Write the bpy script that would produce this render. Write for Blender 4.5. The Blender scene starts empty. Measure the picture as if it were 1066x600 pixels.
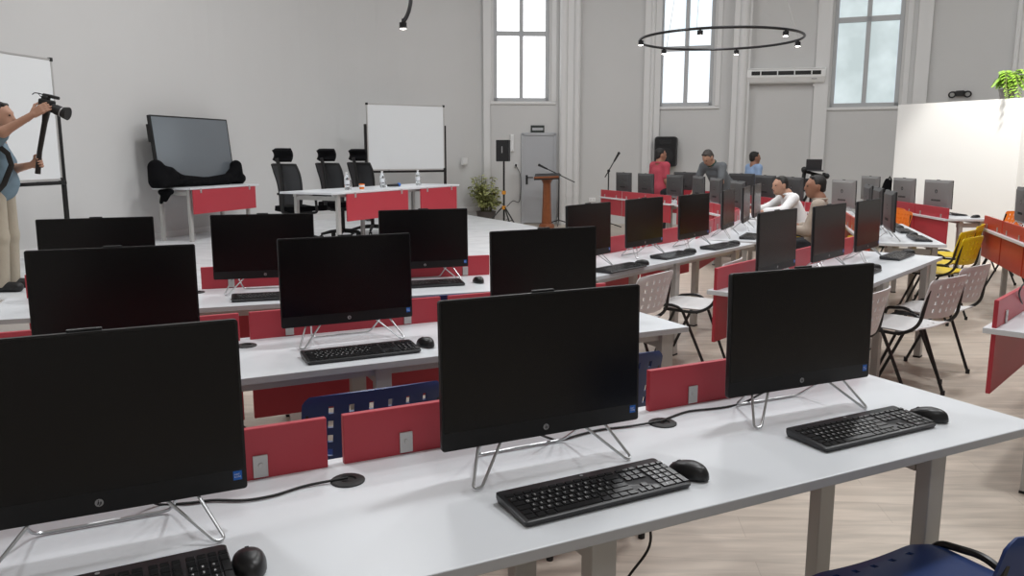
import bpy, bmesh, math, random
import numpy as np
from mathutils import Vector, Matrix, Euler
random.seed(7)
SC = bpy.context.scene
COL = SC.collection
PI = math.pi
F_PX, PITCH, EYE = 834.0, 0.166, 1.498

# ------------------------------------------------------------------ materials
def mat(name, col, rough=0.5, metal=0.0, spec=0.5, emit=None, estr=0.0, noise=0.0, nscale=20.0, bump=0.0, bscale=200.0, coat=0.0, alpha=1.0, trans=0.0):
    m = bpy.data.materials.new(name)
    m.use_nodes = True
    nt = m.node_tree
    b = nt.nodes['Principled BSDF']
    b.inputs['Base Color'].default_value = (*col, 1)
    b.inputs['Roughness'].default_value = rough
    b.inputs['Metallic'].default_value = metal
    b.inputs['Specular IOR Level'].default_value = spec
    b.inputs['Coat Weight'].default_value = coat
    b.inputs['Transmission Weight'].default_value = trans
    b.inputs['Alpha'].default_value = alpha
    if emit:
        b.inputs['Emission Color'].default_value = (*emit, 1)
        b.inputs['Emission Strength'].default_value = estr
    if noise or bump:
        tc = nt.nodes.new('ShaderNodeTexCoord')
    if noise:
        n = nt.nodes.new('ShaderNodeTexNoise')
        n.inputs['Scale'].default_value = nscale
        n.inputs['Detail'].default_value = 4
        nt.links.new(tc.outputs['Object'], n.inputs['Vector'])
        mx = nt.nodes.new('ShaderNodeMix'); mx.data_type = 'RGBA'
        mx.inputs['A'].default_value = (*[max(0, c * (1 - noise)) for c in col], 1)
        mx.inputs['B'].default_value = (*[min(1, c * (1 + noise)) for c in col], 1)
        nt.links.new(n.outputs['Fac'], mx.inputs['Factor'])
        nt.links.new(mx.outputs['Result'], b.inputs['Base Color'])
    if bump:
        n2 = nt.nodes.new('ShaderNodeTexNoise'); n2.inputs['Scale'].default_value = bscale
        nt.links.new(tc.outputs['Object'], n2.inputs['Vector'])
        bp = nt.nodes.new('ShaderNodeBump'); bp.inputs['Strength'].default_value = bump; bp.inputs['Distance'].default_value = 0.01
        nt.links.new(n2.outputs['Fac'], bp.inputs['Height'])
        nt.links.new(bp.outputs['Normal'], b.inputs['Normal'])
    return m

M = {}
M['wall'] = mat('wall_paint', (0.66, 0.655, 0.645), 0.75, noise=0.025, nscale=1.3, bump=0.04, bscale=60)
M['trim'] = mat('trim_paint', (0.77, 0.765, 0.755), 0.5)
M['part'] = mat('partition_paint', (0.80, 0.79, 0.76), 0.6)
M['ceil'] = mat('ceiling_paint', (0.8, 0.8, 0.8), 0.8)
M['winframe'] = mat('window_paint', (0.50, 0.51, 0.52), 0.5)
M['door'] = mat('door_paint', (0.47, 0.48, 0.50), 0.5)
M['desk'] = mat('white_melamine', (0.76, 0.785, 0.815), 0.32, spec=0.4, noise=0.012, nscale=3)
M['edge'] = mat('grey_edge_band', (0.50, 0.51, 0.53), 0.5)
M['leg'] = mat('grey_leg_metal', (0.47, 0.46, 0.44), 0.45, metal=0.15)
M['red'] = mat('red_panel', (0.50, 0.043, 0.062), 0.42, noise=0.04, nscale=5, bump=0.02)
M['red2'] = mat('orange_red_panel', (0.52, 0.05, 0.022), 0.42, noise=0.04, nscale=5)
M['alu'] = mat('brushed_aluminium', (0.55, 0.54, 0.53), 0.4, metal=0.6)
M['blk'] = mat('black_casing', (0.010, 0.010, 0.011), 0.42, spec=0.4)
M['screen'] = mat('black_screen', (0.0035, 0.0035, 0.004), 0.24, spec=0.34)
M['chin'] = mat('dark_chin', (0.011, 0.011, 0.012), 0.4, spec=0.4)
M['back'] = mat('dark_silver_back', (0.10, 0.10, 0.103), 0.38, metal=0.5, spec=0.5)
M['back_lit'] = mat('dark_silver_back_lit', (0.30, 0.29, 0.285), 0.38, metal=0.35, spec=0.5)  # dark back lightened: light washing off the partition put into the colour
M['wire'] = mat('silver_wire', (0.55, 0.56, 0.57), 0.3, metal=0.85)
M['silver'] = mat('silver_mark', (0.42, 0.42, 0.43), 0.35, metal=0.4)
M['blue_st'] = mat('blue_sticker', (0.004, 0.13, 0.55), 0.4)
M['white'] = mat('white_mark', (0.85, 0.85, 0.85), 0.5)
M['key'] = mat('black_keys', (0.012, 0.012, 0.013), 0.32, spec=0.5)
M['kbody'] = mat('keyboard_body', (0.018, 0.018, 0.020), 0.38, spec=0.5)
M['mouse'] = mat('mouse_plastic', (0.013, 0.013, 0.014), 0.38, spec=0.5)
M['rubber'] = mat('black_rubber', (0.012, 0.012, 0.012), 0.6)
M['cable'] = mat('black_cable', (0.012, 0.012, 0.012), 0.5)
M['blue'] = mat('blue_plastic', (0.012, 0.040, 0.16), 0.38, spec=0.5)
M['whitep'] = mat('white_plastic', (0.72, 0.71, 0.71), 0.4)
M['yellow'] = mat('yellow_plastic', (0.82, 0.60, 0.012), 0.4)
M['orange'] = mat('orange_plastic', (0.85, 0.20, 0.015), 0.4)
M['tube'] = mat('black_tube', (0.010, 0.010, 0.010), 0.35, spec=0.5)
M['mesh'] = mat('black_mesh_fabric', (0.050, 0.052, 0.056), 0.75, bump=0.25, bscale=500)
M['fab'] = mat('black_fabric', (0.006, 0.006, 0.007), 0.95, spec=0.1, bump=0.5, bscale=14)
M['tvscreen'] = mat('tv_glass', (0.16, 0.18, 0.20), 0.12, spec=0.6)
M['wboard'] = mat('whiteboard_enamel', (0.80, 0.82, 0.83), 0.18, spec=0.5)
M['wood'] = mat('lectern_wood', (0.27, 0.085, 0.03), 0.4, noise=0.3, nscale=12)
M['skin'] = mat('skin', (0.46, 0.255, 0.175), 0.55)
M['skin2'] = mat('skin_tan', (0.36, 0.175, 0.11), 0.55)
M['hair'] = mat('black_hair', (0.014, 0.012, 0.011), 0.6, bump=0.6, bscale=80)
M['hairg'] = mat('greying_hair', (0.05, 0.042, 0.038), 0.6, bump=0.6, bscale=80)
M['eye'] = mat('eye', (0.02, 0.012, 0.01), 0.2)
M['lip'] = mat('lip', (0.30, 0.10, 0.08), 0.5)
M['sh_blue'] = mat('grey_blue_cotton', (0.17, 0.25, 0.31), 0.85, bump=0.3, bscale=25)
M['sh_red'] = mat('red_cotton', (0.50, 0.07, 0.10), 0.85, bump=0.3, bscale=25)
M['sh_gray'] = mat('grey_cotton', (0.13, 0.14, 0.15), 0.85, bump=0.3, bscale=25)
M['sh_green'] = mat('green_collar', (0.02, 0.06, 0.045), 0.85)
M['sh_light'] = mat('light_blue_cotton', (0.32, 0.45, 0.68), 0.85, bump=0.3, bscale=25)
M['sh_white'] = mat('white_cotton', (0.80, 0.80, 0.81), 0.85, bump=0.5, bscale=18)
M['sh_tan'] = mat('tan_cotton', (0.42, 0.35, 0.29), 0.8, bump=0.5, bscale=18)
M['khaki'] = mat('khaki_cotton', (0.44, 0.39, 0.31), 0.85, bump=0.4, bscale=18)
M['dark'] = mat('dark_trousers', (0.022, 0.024, 0.030), 0.85)
M['shoe'] = mat('dark_shoe', (0.012, 0.012, 0.013), 0.5)
M['leaf'] = mat('variegated_leaf', (0.46, 0.48, 0.20), 0.5, noise=0.7, nscale=14)
M['fern'] = mat('fern_green', (0.23, 0.42, 0.035), 0.5, noise=0.4, nscale=20)
M['stem'] = mat('plant_stem', (0.13, 0.13, 0.04), 0.6)
M['pot'] = mat('dark_pot', (0.10, 0.09, 0.085), 0.6)
M['soil'] = mat('soil', (0.03, 0.02, 0.012), 0.9)
M['clampo'] = mat('orange_clamp', (0.75, 0.32, 0.03), 0.4)
M['ac'] = mat('ac_plastic', (0.90, 0.90, 0.89), 0.3)
M['pet'] = mat('clear_plastic', (0.95, 0.97, 0.98), 0.05, trans=0.95)
M['water'] = mat('bottle_label', (0.75, 0.78, 0.82), 0.4)
M['lamp'] = mat('lamp_lens', (1, 1, 1), 0.4, emit=(1, 0.95, 0.86), estr=12)
M['ringlit'] = mat('ring_metal', (0.03, 0.03, 0.032), 0.35, metal=0.6)
M['grille'] = mat('speaker_grille', (0.012, 0.012, 0.013), 0.55, bump=0.5, bscale=900)
M['sign'] = mat('dark_sign', (0.035, 0.045, 0.04), 0.4)
M['markb'] = mat('blue_plastic_cap', (0.03, 0.16, 0.55), 0.4)
M['laptop'] = mat('laptop_lid', (0.03, 0.03, 0.033), 0.4)

def floor_mat():
    m = bpy.data.materials.new('wood_plank_floor'); m.use_nodes = True
    nt = m.node_tree; b = nt.nodes['Principled BSDF']; b.inputs['Roughness'].default_value = 0.38
    b.inputs['Specular IOR Level'].default_value = 0.4
    tc = nt.nodes.new('ShaderNodeTexCoord')
    mp = nt.nodes.new('ShaderNodeMapping'); mp.inputs['Rotation'].default_value = (0, 0, 0.10)
    nt.links.new(tc.outputs['Object'], mp.inputs['Vector'])
    br = nt.nodes.new('ShaderNodeTexBrick')
    br.inputs['Scale'].default_value = 1.0
    br.inputs['Brick Width'].default_value = 1.25; br.inputs['Row Height'].default_value = 0.19
    br.inputs['Mortar Size'].default_value = 0.0016; br.inputs['Mortar Smooth'].default_value = 0.2
    br.inputs['Bias'].default_value = 0.0
    br.inputs['Color1'].default_value = (0.60, 0.52, 0.44, 1)
    br.inputs['Color2'].default_value = (0.57, 0.493, 0.417, 1)
    br.inputs['Mortar'].default_value = (0.47, 0.40, 0.335, 1)
    nt.links.new(mp.outputs['Vector'], br.inputs['Vector'])
    mp2 = nt.nodes.new('ShaderNodeMapping'); mp2.inputs['Scale'].default_value = (1.6, 14, 1); mp2.inputs['Rotation'].default_value = (0, 0, 0.10)
    nt.links.new(tc.outputs['Object'], mp2.inputs['Vector'])
    n = nt.nodes.new('ShaderNodeTexNoise'); n.inputs['Scale'].default_value = 1.5; n.inputs['Detail'].default_value = 6; n.inputs['Distortion'].default_value = 0.6
    nt.links.new(mp2.outputs['Vector'], n.inputs['Vector'])
    rp = nt.nodes.new('ShaderNodeValToRGB')
    rp.color_ramp.elements[0].position = 0.3; rp.color_ramp.elements[0].color = (0.78, 0.78, 0.78, 1)
    rp.color_ramp.elements[1].position = 0.7; rp.color_ramp.elements[1].color = (1.08, 1.08, 1.08, 1)
    nt.links.new(n.outputs['Fac'], rp.inputs['Fac'])
    mx = nt.nodes.new('ShaderNodeMix'); mx.data_type = 'RGBA'; mx.blend_type = 'MULTIPLY'; mx.inputs['Factor'].default_value = 1
    nt.links.new(br.outputs['Color'], mx.inputs['A']); nt.links.new(rp.outputs['Color'], mx.inputs['B'])
    nt.links.new(mx.outputs['Result'], b.inputs['Base Color'])
    return m
M['floor'] = floor_mat()

def stage_mat():
    m = bpy.data.materials.new('pale_stage_floor'); m.use_nodes = True
    nt = m.node_tree; b = nt.nodes['Principled BSDF']; b.inputs['Roughness'].default_value = 0.35
    tc = nt.nodes.new('ShaderNodeTexCoord')
    mp = nt.nodes.new('ShaderNodeMapping'); mp.inputs['Scale'].default_value = (0.8, 2.2, 1); mp.inputs['Rotation'].default_value = (0, 0, 0.5)
    nt.links.new(tc.outputs['Object'], mp.inputs['Vector'])
    n = nt.nodes.new('ShaderNodeTexNoise'); n.inputs['Scale'].default_value = 2.5; n.inputs['Detail'].default_value = 8; n.inputs['Distortion'].default_value = 1.2
    nt.links.new(mp.outputs['Vector'], n.inputs['Vector'])
    rp = nt.nodes.new('ShaderNodeValToRGB')
    rp.color_ramp.elements[0].position = 0.35; rp.color_ramp.elements[0].color = (0.66, 0.675, 0.69, 1)
    rp.color_ramp.elements[1].position = 0.62; rp.color_ramp.elements[1].color = (0.80, 0.815, 0.83, 1)
    nt.links.new(n.outputs['Fac'], rp.inputs['Fac']); nt.links.new(rp.outputs['Color'], b.inputs['Base Color'])
    return m
M['stage'] = stage_mat()

def pane_mat(name, c0, c1, strength, scale):
    # a daylit frosted window pane: the pane itself is what gives off the daylight
    m = bpy.data.materials.new(name); m.use_nodes = True
    nt = m.node_tree; b = nt.nodes['Principled BSDF']
    b.inputs['Roughness'].default_value = 0.25; b.inputs['Base Color'].default_value = (0.3, 0.3, 0.3, 1)
    tc = nt.nodes.new('ShaderNodeTexCoord')
    n = nt.nodes.new('ShaderNodeTexNoise'); n.inputs['Scale'].default_value = scale; n.inputs['Detail'].default_value = 3
    nt.links.new(tc.outputs['Object'], n.inputs['Vector'])
    rp = nt.nodes.new('ShaderNodeValToRGB')
    rp.color_ramp.elements[0].position = 0.38; rp.color_ramp.elements[0].color = (*c0, 1)
    rp.color_ramp.elements[1].position = 0.62; rp.color_ramp.elements[1].color = (*c1, 1)
    nt.links.new(n.outputs['Fac'], rp.inputs['Fac'])
    nt.links.new(rp.outputs['Color'], b.inputs['Emission Color'])
    b.inputs['Emission Strength'].default_value = strength
    return m
M['pane1'] = pane_mat('bright_pane', (0.95, 0.98, 1.0), (1, 1, 1), 2.2, 1.0)
M['pane2'] = pane_mat('bright_bluish_pane', (0.72, 0.87, 0.96), (0.95, 0.98, 1.0), 1.2, 1.0)
M['pane3'] = pane_mat('frosted_pane', (0.40, 0.49, 0.50), (0.58, 0.68, 0.70), 1.0, 1.3)

# ------------------------------------------------------------------ mesh builder
class MB:
    def __init__(s): s.v = []; s.f = []; s.mi = []
    def add(s, vs, fs, mi=0):
        o = len(s.v); s.v += [tuple(p) for p in vs]
        for f in fs: s.f.append(tuple(i + o for i in f)); s.mi.append(mi)
        return s
    def box(s, c, d, rot=None, mi=0, taper=1.0):
        x, y, z = d[0] / 2, d[1] / 2, d[2] / 2
        vs = [Vector((a * x * (taper if k > 0 else 1), b * y * (taper if k > 0 else 1), k * z)) for k in (-1, 1) for b in (-1, 1) for a in (-1, 1)]
        if rot is not None:
            R = rot if isinstance(rot, Matrix) else Euler(rot).to_matrix()
            vs = [R @ v for v in vs]
        vs = [v + Vector(c) for v in vs]
        return s.add(vs, [(0, 2, 3, 1), (4, 5, 7, 6), (0, 1, 5, 4), (2, 6, 7, 3), (0, 4, 6, 2), (1, 3, 7, 5)], mi)
    def tube(s, pts, r, n=8, mi=0, closed=False, flat=None):
        P = [Vector(p) for p in pts]; m = len(P)
        rr = r if isinstance(r, (list, tuple)) else [r] * m
        T = []
        for i in range(m):
            a = P[(i - 1) % m] if (closed or i > 0) else P[i]
            b = P[(i + 1) % m] if (closed or i < m - 1) else P[i]
            t = (b - a); T.append(t.normalized() if t.length > 1e-9 else Vector((0, 0, 1)))
        up = Vector((0, 0, 1)) if abs(T[0].z) < 0.9 else Vector((1, 0, 0))
        N = (up - T[0] * up.dot(T[0])).normalized(); vs = []
        for i in range(m):
            N = (N - T[i] * N.dot(T[i])).normalized(); B = T[i].cross(N)
            for k in range(n):
                a = 2 * PI * k / n
                vs.append(P[i] + N * math.cos(a) * rr[i] + B * math.sin(a) * rr[i] * (flat or 1))
        fs = []
        for i in range(m if closed else m - 1):
            j = (i + 1) % m
            for k in range(n):
                k2 = (k + 1) % n
                fs.append((i * n + k, i * n + k2, j * n + k2, j * n + k))
        if not closed:
            fs.append(tuple(range(n - 1, -1, -1))); fs.append(tuple((m - 1) * n + k for k in range(n)))
        return s.add(vs, fs, mi)
    def cyl(s, a, b, r, n=16, mi=0, r2=None): return s.tube([a, b], [r, r if r2 is None else r2], n, mi)
    def lathe(s, prof, c=(0, 0, 0), n=20, mi=0, sx=1, sy=1):
        vs = []; m = len(prof); C = Vector(c)
        for r, z in prof:
            for k in range(n):
                a = 2 * PI * k / n; vs.append(C + Vector((r * math.cos(a) * sx, r * math.sin(a) * sy, z)))
        fs = [(i * n + k, i * n + (k + 1) % n, (i + 1) * n + (k + 1) % n, (i + 1) * n + k) for i in range(m - 1) for k in range(n)]
        fs.append(tuple(range(n - 1, -1, -1))); fs.append(tuple((m - 1) * n + k for k in range(n)))
        return s.add(vs, fs, mi)
    def ball(s, c, r, mi=0, n=12, m=8, R=None):
        r = r if isinstance(r, (tuple, list)) else (r, r, r); vs = []; C = Vector(c)
        for i in range(m + 1):
            t = PI * i / m
            for k in range(n):
                a = 2 * PI * k / n
                v = Vector((r[0] * math.sin(t) * math.cos(a), r[1] * math.sin(t) * math.sin(a), r[2] * math.cos(t)))
                if R is not None: v = R @ v
                vs.append(C + v)
        return s.add(vs, [(i * n + k, (i + 1) * n + k, (i + 1) * n + (k + 1) % n, i * n + (k + 1) % n) for i in range(m) for k in range(n)], mi)
    def prism(s, poly, z0, z1, mi=0, mit=None):
        n = len(poly)
        s.add([(x, y, z0) for x, y in poly] + [(x, y, z1) for x, y in poly], [tuple(range(n - 1, -1, -1))] + [(i, (i + 1) % n, n + (i + 1) % n, n + i) for i in range(n)], mi)
        s.add([(x, y, z1) for x, y in poly], [tuple(range(n))], mi if mit is None else mit)
        return s
    def text(s, body, size, origin, ux, uy, mi=0, depth=0.0):
        cu = bpy.data.curves.new('t', 'FONT'); cu.body = body; cu.size = size; cu.align_x = 'CENTER'; cu.align_y = 'CENTER'; cu.resolution_u = 2
        ob = bpy.data.objects.new('t', cu); COL.objects.link(ob)
        dg = bpy.context.evaluated_depsgraph_get(); me = ob.evaluated_get(dg).to_mesh()
        O, X, Y = Vector(origin), Vector(ux), Vector(uy)
        s.add([O + X * v.co.x + Y * v.co.y for v in me.vertices], [tuple(p.vertices) for p in me.polygons], mi)
        ob.evaluated_get(dg).to_mesh_clear(); bpy.data.objects.remove(ob); bpy.data.curves.remove(cu)
        return s
    def build(s, name, mats, parent=None, smooth=False, bevel=0.0, segs=2, loc=None, rot=None, autosm=True):
        me = bpy.data.meshes.new(name); me.from_pydata([tuple(v) for v in s.v], [], s.f); 
        mats = mats if isinstance(mats, (list, tuple)) else [mats]
        for m in mats: me.materials.append(M[m] if isinstance(m, str) else m)
        for p, i in zip(me.polygons, s.mi): p.material_index = i
        bm = bmesh.new(); bm.from_mesh(me); bmesh.ops.recalc_face_normals(bm, faces=bm.faces[:]); bm.to_mesh(me); bm.free()
        if smooth:
            me.polygons.foreach_set('use_smooth', [True] * len(me.polygons))
            if autosm: me.set_sharp_from_angle(angle=math.radians(40))
        me.update()
        o = bpy.data.objects.new(name, me); COL.objects.link(o)
        if bevel:
            b = o.modifiers.new('bevel', 'BEVEL'); b.width = bevel; b.segments = segs; b.limit_method = 'ANGLE'; b.angle_limit = 0.7
        if parent: o.parent = parent
        if loc is not None: o.location = loc
        if rot is not None: o.rotation_euler = rot
        return o

def thing(name, label, cat, loc=(0, 0, 0), rotz=0.0, group=None):
    o = bpy.data.objects.new(name, None); COL.objects.link(o)
    o.location = loc; o.rotation_euler = (0, 0, rotz); o.empty_display_size = 0.1
    o['label'] = label; o['category'] = cat
    if group: o['group'] = group
    return o
def tag(o, label, cat, group=None):
    o['label'] = label; o['category'] = cat
    if group: o['group'] = group
    return o
def struct(o): o['kind'] = 'structure'; return o
KIDS = {}
def copy_tree(root, loc=None, rotz=None, label=None, group=None):
    def rec(o, par):
        c = o.copy(); COL.objects.link(c)
        if par: c.parent = par
        for ch in list(o.children): rec(ch, c)
        return c
    r = rec(root, None)
    if loc is not None: r.location = loc
    if rotz is not None: r.rotation_euler = (0, 0, rotz)
    if label: r['label'] = label
    if group: r['group'] = group
    return r
def spline(pts, n=8):
    P = [Vector(p) for p in pts]; out = []
    for i in range(len(P) - 1):
        a = P[i - 1] if i > 0 else P[i] * 2 - P[i + 1]; b, c = P[i], P[i + 1]; d = P[i + 2] if i + 2 < len(P) else c * 2 - b
        for k in range(n):
            t = k / n
            out.append(0.5 * ((2 * b) + (c - a) * t + (2 * a - 5 * b + 4 * c - d) * t * t + (3 * b - a - 3 * c + d) * t ** 3))
    out.append(P[-1]); return out
def rnd(poly, r, k=4):
    # round the corners of a polyline
    P = [Vector(p) for p in poly]; out = [P[0]]
    for i in range(1, len(P) - 1):
        a, b, c = P[i - 1], P[i], P[i + 1]
        d1 = (a - b); d2 = (c - b); q = min(r, d1.length * 0.49, d2.length * 0.49)
        p1 = b + d1.normalized() * q; p2 = b + d2.normalized() * q
        for j in range(k + 1):
            t = j / k; out.append(p1 * (1 - t) ** 2 + b * 2 * t * (1 - t) + p2 * t * t)
    out.append(P[-1]); return out
def at(px, py, d=None, z=None):
    # the point at forward distance d (or height z) seen along a direction measured from the eye point
    vy = math.cos(PITCH) + (300 - py) / F_PX * math.sin(PITCH); vz = -math.sin(PITCH) + (300 - py) / F_PX * math.cos(PITCH)
    t = (d / vy) if d is not None else (z - EYE) / vz
    return Vector(((px - 533) / F_PX * t, vy * t, EYE + vz * t))
# ------------------------------------------------------------------ organic surfaces (rounded cones blended and meshed)
def sdf_field(prims, cell, k):
    pts = []
    for p in prims:
        if p[0] == 'c': pts += [np.array(p[1]) - p[3], np.array(p[1]) + p[3], np.array(p[2]) - p[4], np.array(p[2]) + p[4]]
        else: pts += [np.array(p[1]) - max(p[2]), np.array(p[1]) + max(p[2])]
    lo = np.min(pts, 0) - 3 * cell - k; hi = np.max(pts, 0) + 3 * cell + k
    n = np.ceil((hi - lo) / cell).astype(int) + 1
    F = np.full(n, 10.0)
    ax = [lo[i] + cell * np.arange(n[i]) for i in range(3)]
    for p in prims:
        if p[0] == 'c':
            a, b, ra, rb = np.array(p[1], float), np.array(p[2], float), p[3], p[4]
            l = np.minimum(a - ra, b - rb); h = np.maximum(a + ra, b + rb)
        else:
            c, rad = np.array(p[1], float), np.array(p[2], float); l = c - max(rad); h = c + max(rad)
        mg = k + 3 * cell
        i0 = np.maximum(((l - mg - lo) / cell).astype(int), 0); i1 = np.minimum(np.ceil((h + mg - lo) / cell).astype(int) + 1, n)
        X, Y, Z = np.meshgrid(*[ax[i][i0[i]:i1[i]] for i in range(3)], indexing='ij')
        Q = np.stack([X, Y, Z], -1)
        if p[0] == 'c':
            ab = b - a; L2 = max(ab @ ab, 1e-9)
            t = np.clip(((Q - a) @ ab) / L2, 0, 1)
            fl = p[5] if len(p) > 5 else None
            D = Q - (a + t[..., None] * ab)
            if fl is not None: D = D * np.array(fl)
            d = np.sqrt((D * D).sum(-1)) - (ra + (rb - ra) * t)
        else:
            R = np.array(p[3]) if len(p) > 3 and p[3] is not None else np.eye(3)
            q = (Q - c) @ R
            q1 = np.sqrt(((q / rad) ** 2).sum(-1)); q2 = np.sqrt(((q / rad ** 2) ** 2).sum(-1)) + 1e-9
            d = q1 * (q1 - 1) / q2
        sl = tuple(slice(i0[i], i1[i]) for i in range(3))
        G = F[sl]; kk = k if len(p) < 7 else p[6]
        h_ = np.clip(0.5 + 0.5 * (G - d) / kk, 0, 1)
        F[sl] = G * (1 - h_) + d * h_ - kk * h_ * (1 - h_)
    return F, lo
def surface_net(F, lo, cell):
    S = F < 0; n = F.shape
    cnt = np.zeros((n[0] - 1, n[1] - 1, n[2] - 1)); acc = np.zeros(cnt.shape + (3,))
    corner = [(i, j, k) for i in (0, 1) for j in (0, 1) for k in (0, 1)]
    def sub(A, c): return A[c[0]:n[0] - 1 + c[0], c[1]:n[1] - 1 + c[1], c[2]:n[2] - 1 + c[2]]
    for a in corner:
        for axx in range(3):
            if a[axx]: continue
            b = list(a); b[axx] = 1; b = tuple(b)
            fa, fb = sub(F, a), sub(F, b); m = (fa < 0) != (fb < 0)
            t = np.where(m, fa / np.where(m, fa - fb, 1), 0)
            cnt += m
            p = np.zeros(cnt.shape + (3,)); p[...] = a; p[..., axx] += t
            acc += np.where(m[..., None], p, 0)
    act = cnt > 0; idx = -np.ones(cnt.shape, int); idx[act] = np.arange(act.sum())
    g = np.argwhere(act)
    V = lo + cell * (g + acc[act] / cnt[act][:, None]); faces = []
    for axx in range(3):
        u, w = [(1, 2), (2, 0), (0, 1)][axx]
        sl0 = [slice(None)] * 3; sl1 = [slice(None)] * 3; sl0[axx] = slice(0, n[axx] - 1); sl1[axx] = slice(1, n[axx])
        A, B = S[tuple(sl0)], S[tuple(sl1)]
        for e in np.argwhere(A != B):
            if e[u] == 0 or e[w] == 0 or e[u] >= n[u] - 1 or e[w] >= n[w] - 1: continue
            q = []
            for du, dw in ((-1, -1), (0, -1), (0, 0), (-1, 0)):
                c = e.copy(); c[u] += du; c[w] += dw; q.append(int(idx[tuple(c)]))
            if min(q) < 0: continue
            faces.append(tuple(q) if A[tuple(e)] else tuple(q[::-1]))
    return V, faces
def blob(prims, cell=0.015, k=0.03):
    F, lo = sdf_field(prims, cell, k); V, f = surface_net(F, lo, cell)
    return [tuple(v) for v in V], f
def C_(a, b, ra, rb, flat=None): return ('c', tuple(a), tuple(b), ra, rb, flat)
def E_(c, r, R=None): return ('e', tuple(c), tuple(r), R)

def hand_prims(w, d, nrm, th, curl=0.6, s=1.0):
    """palm, four unequal bent fingers and a thumb; d = direction out of the wrist, nrm = palm-side normal, th = side the thumb leaves"""
    w, d, nrm, th = Vector(w), Vector(d).normalized(), Vector(nrm).normalized(), Vector(th).normalized()
    out = []
    for i, o in enumerate((-0.030, -0.010, 0.010, 0.030)):
        out.append(C_(w + th * o * 0.6 * s + d * 0.01, w + d * 0.085 * s + th * o * s, 0.016 * s, 0.012 * s))
        L = (0.062, 0.076, 0.082, 0.074)[i] * s
        a = w + d * 0.088 * s + th * o * s
        ang = curl
        p = a; q = d
        for j, (fr, r) in enumerate(((0.45, 0.0095), (0.32, 0.0085), (0.25, 0.0075))):
            ca = ang * (0.7 + 0.6 * j)
            q = (d * math.cos(ca) + nrm * math.sin(ca)).normalized()
            b = p + q * L * fr; out.append(C_(p, b, r * s, r * 0.92 * s)); p = b
    a = w + d * 0.028 * s + th * 0.034 * s
    b = a + (th * 0.7 + d * 0.6 + nrm * 0.35).normalized() * 0.042 * s
    c = b + (d * 0.8 + nrm * 0.5 + th * 0.15).normalized() * 0.034 * s
    out += [C_(w + th * 0.015 * s, a, 0.016 * s, 0.013 * s), C_(a, b, 0.0125 * s, 0.0105 * s), C_(b, c, 0.010 * s, 0.0085 * s)]
    return out

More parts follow.
